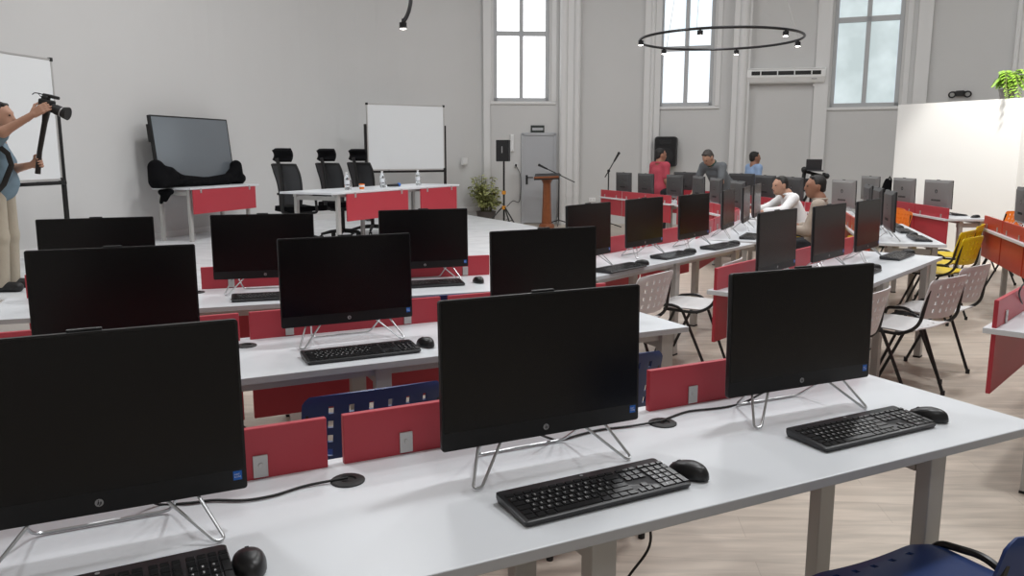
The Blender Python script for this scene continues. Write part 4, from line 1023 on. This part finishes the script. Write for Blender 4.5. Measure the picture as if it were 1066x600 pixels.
MB().tube([(0, 0, 0), (0.05, 0, 0), (0.24, 0, 0)], [0.016, 0.018, 0.020], 12).build('handle', 'rubber', t, smooth=True)
MB().ball((0.27, 0, 0.003), (0.036, 0.027, 0.027)).build('head', 'markb', t, smooth=True)
for px in (382, 447):
    x = px_on_head(px); t = thing('paper_sheet', 'white paper sheet on the %s part of the head table' % ('left' if px < 400 else 'right'), 'paper', onh(x, 0.22, 0.001), THH + 0.2, 'papers on the head table')
    m = MB(); shell(m, lambda s, t_: ((s - .5) * 0.21, (t_ - .5) * 0.297, 0.001 + 0.004 * math.sin(s * PI) * t_), 6, 6, set(), 0.0008); m.build('sheet', 'water', t)

# office chairs, face +y
def office_proto():
    r = thing('office_chair', 'x', 'chair')
    def bk(s, t):
        a = (s - .5) * 2; w = 0.235 - 0.045 * (1 - t) - 0.02 * max(0, t - .8) / .2
        return (a * w, -0.23 + 0.05 * a * a - 0.05 * math.sin(t * PI * 0.9) * -1 - 0.10 * t, 0.54 + 0.52 * t)
    m = MB(); shell(m, bk, 14, 16, set(), 0.012); b = m.build('backrest', 'mesh', r, smooth=True)
    m = MB(); rim = [bk(i / 14, 0) for i in range(15)] + [bk(1, j / 16) for j in range(1, 17)] + [bk(1 - i / 14, 1) for i in range(1, 15)] + [bk(0, 1 - j / 16) for j in range(1, 16)]
    m.tube(rim, 0.017, 8, closed=True); m.build('back_frame', 'rubber', b, smooth=True)
    m = MB(); m.tube(rnd([(0, -0.10, 0.44), (0, -0.33, 0.44), (0, -0.30, 0.75), (0, -0.33, 1.00), (0, -0.37, 1.14)], 0.08), [0.028] * 0 or 0.024, 8); m.build('spine', 'rubber', r, smooth=True)
    m = MB(); shell(m, lambda s, t: ((s - .5) * 0.31, -0.335 + 0.05 * (2 * s - 1) ** 2 + 0.035 * math.sin(t * PI), 1.11 + 0.145 * t), 12, 8, set(), 0.05); m.build('headrest', 'fab', r, smooth=True)
    m = MB(); shell(m, lambda s, t: ((s - .5) * 0.50 * (1 - 0.12 * abs(t * 2 - 1) ** 3), (t - .5) * 0.50, 0.485 - 0.035 * max(0, t - .75) * 4 * max(0, t - .75) + 0.015 * (2 * s - 1) ** 2), 14, 12, set(), 0.065); m.build('seat', 'fab', r, smooth=True)
    for s in (-1, 1):
        m = MB(); m.tube(rnd([(s * 0.20, 0.0, 0.44), (s * 0.29, 0.0, 0.45), (s * 0.30, -0.03, 0.66)], 0.04), 0.017, 8); m.box((s * 0.30, 0.02, 0.675), (0.07, 0.25, 0.03)); m.build('armrest', 'rubber', r, smooth=True)
    m = MB(); m.cyl((0, 0, 0.10), (0, 0, 0.42), 0.028, 12); m.box((0, -0.02, 0.425), (0.18, 0.26, 0.05)); m.build('gas_column', 'rubber', r, smooth=True)
    for k in range(5):
        a = PI / 2 + 2 * PI * k / 5; c, s = math.cos(a), math.sin(a)
        l = MB(); l.tube([(0.02 * c, 0.02 * s, 0.115), (0.18 * c, 0.18 * s, 0.105), (0.31 * c, 0.31 * s, 0.075)], [0.030, 0.024, 0.018], 8); lo = l.build('base_leg', 'rubber', r, smooth=True)
        w = MB()
        for q in (-1, 1): w.cyl((0.31 * c - s * 0.010 * q - s * 0.012 * q, 0.31 * s + c * 0.022 * q, 0.030), (0.31 * c - s * 0.010 * q, 0.31 * s + c * 0.010 * q, 0.030), 0.030, 14)
        w.cyl((0.31 * c, 0.31 * s, 0.03), (0.31 * c, 0.31 * s, 0.08), 0.008, 8); w.build('caster', 'rubber', lo, smooth=True)
    return r
oc0 = office_proto()
for i, (px, d, rz, q) in enumerate(((313, 10.55, -0.42, 'left'), (356, 11.45, -0.42, 'middle'), (387, 12.15, -0.42, 'right'))):
    p = at(px, 200, d=d)
    put(oc0, 'oc', (p.x, p.y, ZS), rz - 0.15, 'black mesh office chair with headrest, %s of three behind the head table' % q, 'office chairs behind the head table')

# television leaning at the back of its table, black cloth swagged round its foot
tv = thing('television', 'large flat television leaning against the wall on the stage table', 'television', (*on(TT, THT, -0.06, 0.43)[:2], ZS + 0.745), THT)
TW, TH_ = 1.70, 0.98; Rt = Matrix.Rotation(-0.10, 3, 'X')
def tvp(x, y, z): q = Rt @ Vector((0, y, z)); return (x, q.y, q.z)
m = MB(); o = rrect(TW, TH_, 0.012, 3, TW / 2, TH_ / 2); n = len(o)
m.add([tvp(x, 0, z) for x, z in o] + [tvp(x, 0.045, z) for x, z in o] + [tvp(TW / 2 + (x - TW / 2) * .8, 0.075, TH_ / 2 + (z - TH_ / 2) * .8) for x, z in o], [tuple(range(n)), tuple(range(2 * n, 3 * n))] + [(j * n + i, j * n + (i + 1) % n, (j + 1) * n + (i + 1) % n, (j + 1) * n + i) for j in (0, 1) for i in range(n)]); m.build('frame', 'blk', tv, smooth=True)
m = MB(); q = rrect(TW - 0.05, TH_ - 0.055, 0.004, 2, TW / 2, TH_ / 2 + 0.006); m.add([tvp(x, -0.002, z) for x, z in q] + [tvp(x, 0.001, z) for x, z in q], [tuple(range(len(q)))] + [(i, (i + 1) % len(q), len(q) + (i + 1) % len(q), len(q) + i) for i in range(len(q))]); m.build('screen', 'tvscreen', tv)
m = MB(); m.add([tvp(x, -0.004, z) for x, z in ((0.72, 0.02), (0.98, 0.02), (0.98, 0.05), (0.72, 0.05))], [(0, 1, 2, 3)]); m.build('badge', 'silver', tv)
m = MB(); m.add([tvp(-0.004, y, z) for y, z in ((0.045, 0.62), (0.075, 0.62), (0.075, 0.86), (0.045, 0.86))] + [tvp(0.05, y, z) for y, z in ((0.045, 0.62), (0.075, 0.62), (0.075, 0.86), (0.045, 0.86))], [(0, 1, 2, 3), (4, 5, 6, 7), (0, 1, 5, 4), (1, 2, 6, 5), (2, 3, 7, 6), (3, 0, 4, 7)]); m.build('side_speaker', 'rubber', tv)
cl = []
rs = random.Random(5)
cl += [C_((-0.10, -0.06, 0.10), (-0.08, -0.02, 0.27), 0.13, 0.11), C_((-0.10, -0.10, 0.05), (0.12, -0.10, 0.13), 0.09, 0.09), C_((-0.02, -0.07, 0.22), (0.13, -0.07, 0.22), 0.09, 0.06), C_((0.13, -0.08, 0.20), (0.34, -0.10, 0.09), 0.07, 0.06),
       C_((0.30, -0.10, 0.09), (0.85, -0.11, 0.055), 0.08, 0.065), C_((0.85, -0.11, 0.055), (1.35, -0.10, 0.08), 0.065, 0.08), C_((1.35, -0.09, 0.07), (1.62, -0.07, 0.20), 0.07, 0.09), C_((1.64, -0.06, 0.08), (1.66, -0.05, 0.27), 0.11, 0.09), C_((1.66, -0.08, 0.06), (1.72, -0.08, 0.08), 0.09, 0.08)]
for i in range(26):
    x = rs.uniform(-0.16, 1.35); cl.append(C_((x, -0.14 + rs.uniform(-.03, .03), 0.03 + rs.uniform(0, .04)), (x + rs.uniform(0.1, 0.35), -0.15 + rs.uniform(-.03, .03), 0.045 + rs.uniform(0, .04)), 0.022, 0.016))
cloth = MB().add(*blob([c for c in cl], 0.016, 0.025)).build('black_cloth', 'fab', smooth=True, autosm=False)
cloth.location = (*on(TT, THT, -0.06, 0.43)[:2], ZS + 0.742); cloth.rotation_euler = (0, 0, THT)
for v in cloth.data.vertices:
    if v.co.z < 0.0: v.co.z = 0.0
tag(cloth, 'black cloth swagged round the foot of the leaning television', 'cloth')
m = MB(); m.add(*blob([C_((0.04, -0.0, -0.03), (0.10, -0.0, -0.13), 0.045, 0.035), C_((0.0, 0.0, -0.02), (0.16, 0.0, -0.03), 0.04, 0.04), C_((0.13, 0, -0.08), (0.17, 0, -0.17), 0.035, 0.025)], 0.014, 0.02))
hang = m.build('hanging_end', 'fab', cloth, smooth=True, autosm=False); hang.location = (0.005, -0.16, -0.03); hang.rotation_euler = (0, 0, PI / 2)

# whiteboards on black stands
def whiteboard(label, loc, rz, Wd, z0, z1, z_leg, legx):
    r = thing('whiteboard', label, 'whiteboard', loc, rz, 'whiteboards on black stands')
    MB().box((0, 0, (z0 + z1) / 2), (Wd, 0.018, z1 - z0)).build('board', 'wboard', r, bevel=0.002)
    m = MB()
    for x in (-Wd / 2, Wd / 2): m.box((x, 0, (z0 + z1) / 2), (0.022, 0.028, z1 - z0))
    for z in (z0, z1): m.box((0, 0, z), (Wd + 0.02, 0.028, 0.022))
    f = m.build('board_frame', 'alu', r, bevel=0.003)
    m = MB()
    for x in (-Wd / 2, Wd / 2):
        for z in (z0, z1): m.box((x, 0, z), (0.04, 0.036, 0.04))
    m.build('corner_cap', 'rubber', f, bevel=0.004)
    for x in (-legx, legx):
        l = MB().box((x, 0.02, z_leg / 2), (0.045, 0.035, z_leg)).build('leg', 'tube', r, bevel=0.004)
        MB().box((x, 0.02, 0.03), (0.05, 0.34, 0.04)).build('foot', 'tube', l, bevel=0.006)
    MB().box((0, 0.0, z0 - 0.035), (legx * 2, 0.04, 0.04)).build('crossbar', 'tube', r, bevel=0.004)
    MB().box((0, -0.05, z0 - 0.008), (Wd * 0.5, 0.08, 0.012)).build('pen_tray', 'alu', r)
    return r
a, b = at(381.5, 108, d=14.5), at(461.5, 112, d=15.3)
zlo = at(383, 177, d=14.5).z
whiteboard('whiteboard on black legs standing behind the head table', ((a.x + b.x) / 2, (a.y + b.y) / 2, ZS), math.atan2(b.y - a.y, b.x - a.x), math.hypot(b.x - a.x, b.y - a.y), zlo - ZS, a.z - ZS, 1.72, math.hypot(b.x - a.x, b.y - a.y) / 2 + 0.03)
b2 = at(52, 62, d=8.7); e2 = at(51, 187, d=8.7); th2 = math.radians(79)
c2 = Vector((b2.x - 0.9 * math.cos(th2), b2.y - 0.9 * math.sin(th2), 0))
whiteboard('large whiteboard on black legs behind the man filming at the left', (c2.x, c2.y, ZS), th2, 1.8, e2.z - ZS, b2.z - ZS, 1.62, 0.96)

# plant, tripod loudspeaker, lectern, microphone stands
def leaf_mb(mb, p, d, n, L, Wd, mi=0):
    p, d, n = Vector(p), Vector(d).normalized(), Vector(n); s = d.cross(n).normalized(); n = s.cross(d)
    pts = []
    for t, w, dr in ((0, .08, 0), (.3, .9, .03), (.6, 1, .0), (.85, .55, -.10), (1, .05, -.2)):
        c = p + d * L * t + n * L * dr; pts += [c - s * Wd * w / 2, c + n * -0.06 * Wd * w, c + s * Wd * w / 2]
    mb.add(pts, [(3 * i + j, 3 * i + j + 1, 3 * i + j + 4, 3 * i + j + 3) for i in range(4) for j in (0, 1)], mi)
rp = random.Random(11)
pp = at(506, 226, d=16.75)
t = thing('potted_plant', 'bushy variegated potted plant left of the tripod speaker', 'plant', (pp.x, pp.y, 0.0))
MB().lathe([(0.15, 0), (0.20, 0.30), (0.215, 0.32), (0.195, 0.32), (0.18, 0.27)], (0, 0, 0), 22).build('pot', 'pot', t, smooth=True)
MB().lathe([(0.0, 0.28), (0.18, 0.28)], (0, 0, 0), 18).build('soil', 'soil', t)
sm = MB(); lf = MB()
for i in range(30):
    a = rp.uniform(0, 2 * PI); R = rp.uniform(0.05, 0.36); h = rp.uniform(0.55, 1.10) - R * 0.25
    e = Vector((R * math.cos(a), R * math.sin(a), h)); s_ = Vector((0.08 * math.cos(a), 0.08 * math.sin(a), 0.28)); mid = (s_ + e) / 2 + Vector((0, 0, 0.08))
    cur = spline([s_, mid, e], 5); sm.tube(cur, 0.006, 5)
    for q in cur[3:]:
        for _ in range(4):
            b = rp.uniform(0, 2 * PI); dd = Vector((math.cos(b), math.sin(b), rp.uniform(-.5, .5)))
            leaf_mb(lf, q, dd, Vector((rp.uniform(-.3, .3), rp.uniform(-.3, .3), 1)), rp.uniform(0.07, 0.13), rp.uniform(0.04, 0.065))
sm.build('stems', 'stem', t, smooth=True); lf.build('foliage', 'leaf', t)
sp_ = at(524.5, 157, d=16.2)
t = thing('tripod_speaker', 'black loudspeaker on a tripod stand with orange clamps', 'speaker', (sp_.x, sp_.y, 0), -0.25)
zc = sp_.z; k = 16.2 / F_PX
m = MB(); w_, h_ = 13.5 * k, 21.5 * k
m.prism([(-w_ / 2, -0.13), (w_ / 2, -0.13), (w_ / 2 * .8, 0.12), (-w_ / 2 * .8, 0.12)], zc - h_ / 2, zc + h_ / 2); c = m.build('cabinet', 'blk', t, bevel=0.012)
MB().box((0, -0.136, zc), (w_ * .9, 0.012, h_ * .92)).build('grille', 'grille', c, bevel=0.005); MB().box((0, -0.145, zc + 0.02), (0.018, 0.006, 0.13)).build('badge', 'silver', c)
m = MB(); m.cyl((0, 0, 0.14), (0, 0, zc - h_ / 2), 0.020, 12); m.build('pole', 'tube', t, smooth=True)
for z in (0.43, 0.73): MB().cyl((0, 0, z - 0.035), (0, 0, z + 0.035), 0.042, 14).build('clamp', 'clampo', t, smooth=True)
for kx in range(3):
    a = -0.6 + 2 * PI * kx / 3; l = MB(); l.tube([(0.02 * math.cos(a), 0.02 * math.sin(a), 0.45), (0.42 * math.cos(a), 0.42 * math.sin(a), 0.025)], 0.014, 8); lo = l.build('leg', 'tube', t, smooth=True)
    MB().ball((0.42 * math.cos(a), 0.42 * math.sin(a), 0.02), 0.020).build('rubber_foot', 'rubber', lo, smooth=True)
    MB().tube([(0.02 * math.cos(a), 0.02 * math.sin(a), 0.14), (0.26 * math.cos(a), 0.26 * math.sin(a), 0.19)], 0.008, 6).build('brace', 'tube', t, smooth=True)
s1, _ = onwall(5, 537, 172, 0.06)
cord('thin black speaker cable hanging from the wall socket to the tripod speaker', [s1, s1 + Vector((0.10, -0.02, -0.25)), s1 + Vector((0.08, -0.1, -0.75)), Vector((sp_.x + 0.18, sp_.y + 0.2, 0.55)), Vector((sp_.x + 0.06, sp_.y, 0.45))], 0.008)
lp = at(569, 236, d=16.4)
t = thing('lectern', 'reddish wooden lectern with dark slanted book rest by the grey door', 'lectern', (lp.x, lp.y, 0), -0.1)
MB().lathe([(0.16, 0), (0.16, 0.05), (0.13, 0.09)], (0, 0, 0), 8).build('base', 'wood', t, bevel=0.006)
MB().lathe([(0.105, 0.09), (0.088, 0.55), (0.080, 0.90), (0.11, 0.97), (0.14, 1.0)], (0, 0, 0), 8).build('column', 'wood', t, bevel=0.004)
MB().box((0, -0.01, 1.045), (0.50, 0.40, 0.035), (0.22, -0.04, 0)).build('book_rest', 'tube', t, bevel=0.006); MB().box((0, -0.20, 1.03), (0.50, 0.02, 0.05), (0.22, -0.04, 0)).build('book_ledge', 'wood', t, bevel=0.004)
def mic_stand(label, base, top, b0, b1, d):
    B = at(*base, d=d); t = thing('microphone_stand', label, 'microphone stand', (B.x, B.y, 0), 0, 'boom microphone stands')
    tp = at(*top, d=d) - B; tp.z += B.z; p0 = at(*b0, d=d) - B; p0.z += B.z; p1 = at(*b1, d=d) - B; p1.z += B.z
    MB().cyl((0, 0, 0.10), (0, 0, tp.z), 0.013, 10).build('pole', 'tube', t, smooth=True)
    MB().ball((0, 0, tp.z), (0.032, 0.032, 0.032)).build('boom_clamp', 'rubber', t, smooth=True)
    dv = p1 - p0; f = (Vector((0, 0, tp.z)) - p0).dot(dv) / dv.dot(dv); off = Vector((0, 0, tp.z)) - (p0 + dv * f)
    MB().tube([p0 + off, p1 + off], 0.011, 8).build('boom_arm', 'tube', t, smooth=True)
    dn = dv.normalized()
    m = MB(); m.tube([p0 + off - dn * 0.10, p0 + off + dn * 0.08], [0.024, 0.017], 10); m.ball(p0 + off - dn * 0.11, 0.030); m.build('microphone', 'rubber', t, smooth=True)
    for kx in range(3):
        a = 0.4 + 2 * PI * kx / 3; MB().tube([(0, 0, 0.12), (0.32 * math.cos(a), 0.32 * math.sin(a), 0.015)], 0.011, 8).build('leg', 'tube', t, smooth=True)
mic_stand('boom microphone stand right of the wooden lectern', (581.5, 236), (581.5, 182), (567, 173), (599, 188.5), 16.95)
mic_stand('boom microphone stand left of the far red panels', (632.5, 236), (632.5, 178), (640, 164), (628.5, 184), 16.3)

# fern on the partition
fp = at(1048, 100, d=11.15)
t = thing('potted_fern', 'bright green fern trailing over the top of the white partition', 'plant', (fp.x + 0.10, fp.y + 0.16, zt))
MB().lathe([(0.08, 0), (0.11, 0.13), (0.118, 0.14), (0.10, 0.14)], (0, 0, 0), 18).build('pot', 'pot', t, smooth=True)
fr = MB(); st_ = MB()
for i in range(34):
    a = rp.uniform(0, 2 * PI); R = rp.uniform(0.12, 0.30); up = rp.uniform(0.08, 0.26); front = math.sin(a) < -0.15
    e = Vector((R * math.cos(a), R * math.sin(a), 0.13 + up * 0.3)); 
    if front: e = Vector((R * math.cos(a), -0.24 - 0.12 * rp.random(), 0.14 - rp.uniform(0.10, 0.36)))
    cur = spline([Vector((0, 0, 0.12)), Vector((R * .55 * math.cos(a), R * .55 * math.sin(a), 0.14 + up)), e], 8); st_.tube(cur, 0.003, 4)
    for j, q in enumerate(cur[2:]):
        d = (cur[min(j + 3, len(cur) - 1)] - cur[j + 1]).normalized(); s = d.cross(Vector((0, 0, 1)))
        s = s.normalized() if s.length > 0.05 else Vector((1, 0, 0))
        for q_ in (-1, 1): leaf_mb(fr, q, s * q_ + d * 0.4 + Vector((0, 0, -0.15)), Vector((0, 0, 1)) + d * 0.3, 0.085 * (1.15 - j / 16), 0.026)
st_.build('stems', 'stem', t); fr.build('fronds', 'fern', t)

# black camera rig on a tripod at the far right
cp_ = at(845, 200, d=12.6)
t = thing('camera_rig', 'black tripod rig with a laptop screen behind the tan shirt', 'camera rig', (cp_.x, cp_.y, 0), -0.2)
za, zb2, zc2 = at(845, 182, d=12.6).z, at(845, 177, d=12.6).z, at(845, 166.5, d=12.6).z
m = MB(); m.cyl((0, 0, 0.5), (0, 0, za), 0.03, 10); m.build('column', 'tube', t, smooth=True)
for kx in range(3):
    a = 0.5 + 2 * PI * kx / 3; MB().tube([(0.03 * math.cos(a), 0.03 * math.sin(a), 0.95), (0.45 * math.cos(a), 0.45 * math.sin(a), 0.015)], 0.020, 8).build('leg', 'tube', t, smooth=True)
m = MB(); m.tube([(-0.17, -0.05, za + 0.06), (0.20, -0.02, za - 0.03)], 0.022, 8); m.tube([(-0.16, 0, za - 0.28), (-0.12, 0, za + 0.08)], 0.03, 8); m.tube([(0.12, 0, za - 0.30), (0.17, 0, za + 0.03)], 0.026, 8); m.tube([(-0.16, 0, za - 0.12), (0.15, 0, za - 0.14)], 0.028, 8); m.ball((-0.14, -0.05, za + 0.08), 0.045); m.ball((0.20, -0.03, za - 0.02), 0.045); m.build('rig_arms', 'rubber', t, smooth=True)
m = MB(); m.box((0.02, 0, za - 0.16), (0.34, 0.24, 0.20)); m.build('camera_body', 'rubber', t, bevel=0.02)
m = MB(); m.box((0.01, 0, (zb2 + zc2) / 2), (0.235, 0.02, zc2 - zb2 + 0.02), (0.08, 0, 0)); m.box((0.01, -0.09, zb2 - 0.01), (0.235, 0.18, 0.018)); m.build('laptop_screen', 'laptop', t, bevel=0.006)
bp_ = at(921, 205, d=13.0)
# dark backpack on a chair before the partition
t = thing('black_backpack', 'black bag standing up behind the far computers before the partition', 'bag', (bp_.x, bp_.y, 0))
zt2 = at(923, 186, d=13.0).z
MB().add(*blob([C_((0, 0, 0.14), (0.02, 0, zt2 - 0.42), 0.15, 0.16), C_((0.02, 0, zt2 - 0.42), (0.05, 0, zt2 - 0.12), 0.16, 0.09), C_((0.05, 0, zt2 - 0.10), (0.02, 0, zt2 - 0.03), 0.05, 0.035)], 0.02, 0.05)).build('bag', 'fab', t, smooth=True, autosm=False)
MB().tube([(0.0, -0.02, zt2 - 0.06), (0.05, -0.02, zt2 + 0.03), (0.10, -0.02, zt2 - 0.06)], 0.015, 8).build('strap', 'rubber', t, smooth=True)
# ------------------------------------------------------------------ people
def local(root_loc, rz, p):
    v = Vector(p) - Vector(root_loc); c, s = math.cos(-rz), math.sin(-rz); return (c * v.x - s * v.y, s * v.x + c * v.y, v.z)
# man filming at the left: faces right and a little away
pr_ = at(7, 303, z=ZS); pl = (pr_.x - 0.02, 7.05, ZS); rzp = -1.42
LP = lambda px, py, d: local(pl, rzp, at(px, py, d=d))
Jp = standing(1.66)
Jp.update(head=LP(1, 121, 7.05), neck=LP(-3, 139, 7.06), chest=(0, 0.02, 1.19), shR=LP(-7, 149, 6.88), shL=LP(-3, 150, 7.24), elR=LP(4, 137, 6.70), wrR=LP(34, 119.5, 6.74), hdR=LP(50, 113, 6.78),
          elL=LP(15, 176, 7.22), wrL=LP(34.0, 171.5, 6.88), hem=0.03, head_yaw=0.0, head_pitch=-0.02)
hR = Vector(Jp['wrR']); Jp['hdR'] = tuple((Vector(LP(47, 111, 6.75)) - hR)); Jp['hdL'] = tuple(Vector(LP(46, 169.0, 6.86)) - Vector(Jp['wrL']))
Jp['hiL'] = (-0.09, 0, 0.90); Jp['hiR'] = (0.09, 0, 0.90)
person('man in a grey-blue shirt and khaki trousers holding up a camera', pl, Jp, 'skin', 'hair', 'sh_blue', 'khaki', 'short', 0.013, rotz=rzp, belly=0.035, hcurl=(1.05, 0.45), hnorm={'R': (-0.99, 0.15, -0.1), 'L': (0.99, -0.15, 0.0)}, hthumb={'R': (0, 0, 1), 'L': (0, 0, 1)})
stp = MB(); stp.tube([local(pl, rzp, p) for p in [at(-8, 147, d=6.82), at(8, 160, d=6.85), at(12, 172, d=6.92), at(4, 192, d=6.86), at(-8, 205, d=6.84)]], 0.022, 8, flat=0.4)
sto = tag(stp.build('shoulder_strap', 'rubber', smooth=True), 'black shoulder strap slung across the filming man', 'strap'); sto.location = pl; sto.rotation_euler = (0, 0, rzp)
cam_ = thing('video_camera', 'black camera with long lens and microphone held up on a stick', 'camera', tuple(at(50, 112, d=6.82)), 0)
cb = Vector(cam_.location); Q = lambda px, py, d=6.82: at(px, py, d=d) - cb
m = MB(); bx = Q(48.5, 110) ; m.box(bx, (0.105, 0.09, 0.10), (0, 0.22, 0)); m.box(bx + Vector((0, 0, 0.06)), (0.055, 0.06, 0.04), (0, 0.22, 0)); m.build('camera_body', 'rubber', cam_, bevel=0.012)
m = MB(); m.tube([Q(52, 112), Q(58, 114), Q(58.2, 114.1), Q(66, 117.2), Q(66.1, 117.3), Q(71, 118.6)], [0.038, 0.038, 0.042, 0.042, 0.046, 0.055], 20); m.build('lens', 'rubber', cam_, smooth=True)
m = MB(); m.tube([Q(64.2, 116.4), Q(65.2, 116.9)], 0.0435, 20); m.build('lens_ring', 'silver', cam_, smooth=True)
m = MB(); m.tube([Q(45, 98.5), Q(53, 100.5), Q(61.5, 102.5)], [0.012, 0.015, 0.013], 12); m.tube([Q(50, 100), Q(50, 106)], 0.008, 8); m.build('microphone', 'rubber', cam_, smooth=True)
m = MB(); m.tube(spline([Q(33.5, 98.5), Q(36, 96.8), Q(40, 97.2), Q(45, 98.5)], 5), 0.004, 6); m.tube(spline([Q(40, 97.5), Q(44, 102), Q(49, 104)], 5), 0.003, 6); m.build('microphone_lead', 'rubber', cam_, smooth=True)
m = MB(); m.tube([Q(48.5, 116), Q(46.5, 128), Q(41.2, 158), Q(39.3, 181)], [0.030, 0.022, 0.020, 0.022], 12); m.build('stick', 'tube', cam_, smooth=True)

# man in the red polo, standing, seen from behind and turned to the right
p = at(686, 200, d=14.25)
person('man in a red polo shirt standing before the wall loudspeaker', (p.x, p.y, 0), standing(1.60, head_yaw=-0.35), 'skin2', 'hair', 'sh_red', 'dark', 'short', 0.02, rotz=-1.0, collar='sh_red', belly=0.02)
# man in the grey polo bending over the desk
p = at(746, 215, d=13.1); rz = 2.2
J = standing(1.74); sc = 1.0
J.update(pelvis=(0, -0.16, 0.97), hiL=(-0.09, -0.15, 0.92), hiR=(0.09, -0.15, 0.92), chest=(0, 0.05, 1.20), neck=(0, 0.17, 1.355), head=(0.0, 0.26, 1.435), head_pitch=-0.75, shL=(-0.19, 0.13, 1.30), shR=(0.19, 0.13, 1.30), elL=(-0.25, 0.22, 1.05), elR=(0.25, 0.22, 1.05), wrL=(-0.18, 0.36, 0.86), wrR=(0.20, 0.36, 0.86))
person('man in a grey polo shirt bending over the far desk', (p.x, p.y, 0), J, 'skin', 'hairg', 'sh_gray', 'dark', 'short', 0.02, rotz=rz, collar='sh_green', belly=0.03)
# man in light blue walking off to the right
p = at(783, 210, d=15.2)
person('man in a light blue shirt turned to the right at the back', (p.x, p.y, 0), standing(1.54, head_yaw=-0.15), 'skin2', 'hair', 'sh_light', 'dark', 'long', 0.02, rotz=-1.25)
# seated man in white, leaning towards the screen
p = (3.64, 10.37, 0); rz = 1.60
J = sitting(0.40, head_yaw=0.25, head_pitch=-0.05)
J['wrR'] = (0.16, 0.50, 0.78); J['wrL'] = (-0.16, 0.50, 0.78); J['elR'] = (0.28, 0.30, 0.80); J['elL'] = (-0.28, 0.30, 0.80)
J = {k: ((v[0], v[1] - 0.06, v[2] + 0.0) if isinstance(v, tuple) else v) for k, v in J.items()}
person('seated man in an open white shirt leaning to the screen', p, J, 'skin', 'hair', 'sh_white', 'dark', 'long', 0.018, rotz=rz, collar='sh_white', belly=0.03)
p = (3.17, 8.46, 0); rz = 1.12
J = sitting(0.04, head_yaw=0.35); J['wrR'] = (0.17, 0.36, 0.74); J['wrL'] = (-0.17, 0.36, 0.74)
J = {k: ((v[0], v[1] - 0.06, v[2]) if isinstance(v, tuple) else v) for k, v in J.items()}
person('seated man in a tan shirt with short black hair, seen from behind', p, J, 'skin2', 'hair', 'sh_tan', 'dark', 'rolled', 0.018, rotz=rz, collar='sh_tan', belly=0.03)

# ------------------------------------------------------------------ light, camera
def area(name, loc, size, energy, rot=(0, 0, 0), col=(0.97, 0.985, 1.0), sy=None):
    l = bpy.data.lights.new(name, 'AREA'); l.energy = energy; l.color = col; l.size = size
    if sy: l.shape = 'RECTANGLE'; l.size_y = sy
    o = bpy.data.objects.new(name, l); COL.objects.link(o); o.location = loc; o.rotation_euler = rot; return o
for i, (x, y, e, s) in enumerate(((-3.2, 4.6, 240, 0.7), (1.7, 3.5, 290, 0.45), (5.2, 5.6, 320, 0.7), (2.6, 9.0, 320, 0.8), (-1.6, 9.4, 280, 0.8), (1.2, 13.6, 110, 1.0), (6.0, 11.5, 150, 1.0), (1.0, -1.5, 140, 1.2))):
    area('added_overhead_light', (x, y, CEIL - 0.15), s, e * 0.42)  # unseen overhead area lights, added to give the hall its main light
# warm spotlight washing the white partition
sl = bpy.data.lights.new('partition_spot_light', 'SPOT'); sl.energy = 900; sl.spot_size = 0.85; sl.spot_blend = 0.45; sl.shadow_soft_size = 0.15; sl.color = (1, 0.985, 0.94)
so = bpy.data.objects.new('partition_spot_light', sl); COL.objects.link(so); so.location = (6.2, 9.7, 4.7)
so.rotation_euler = (Vector((6.8, 11.1, 2.0)) - Vector(so.location)).to_track_quat('-Z', 'Y').to_euler()
for i in range(6):
    a = math.radians(3 + 60 * i)
    l = bpy.data.lights.new('ring_spot_light', 'SPOT'); l.energy = 14; l.spot_size = 1.5; l.spot_blend = 0.6; l.shadow_soft_size = 0.035; l.color = (1, 0.95, 0.87)
    o = bpy.data.objects.new('ring_spot_light', l); COL.objects.link(o); o.location = (rc.x + RR * math.cos(a), rc.y + RR * math.sin(a), rc.z - 0.13)
w = bpy.data.worlds.new('World'); SC.world = w; w.use_nodes = True
w.node_tree.nodes['Background'].inputs['Color'].default_value = (0.75, 0.85, 1.0, 1); w.node_tree.nodes['Background'].inputs['Strength'].default_value = 1.0
cam = bpy.data.cameras.new('camera'); co = bpy.data.objects.new('camera', cam); COL.objects.link(co)
co.location = (0, 0, EYE); co.rotation_euler = (PI / 2 - PITCH, 0, 0); cam.sensor_width = 36; cam.lens = F_PX / 1066 * 36; cam.clip_start = 0.05; cam.clip_end = 200
SC.camera = co
vs = SC.view_settings; vs.view_transform = 'Standard'; vs.look = 'None'; vs.gamma = 1; vs.use_curve_mapping = False; vs.exposure = 0.0
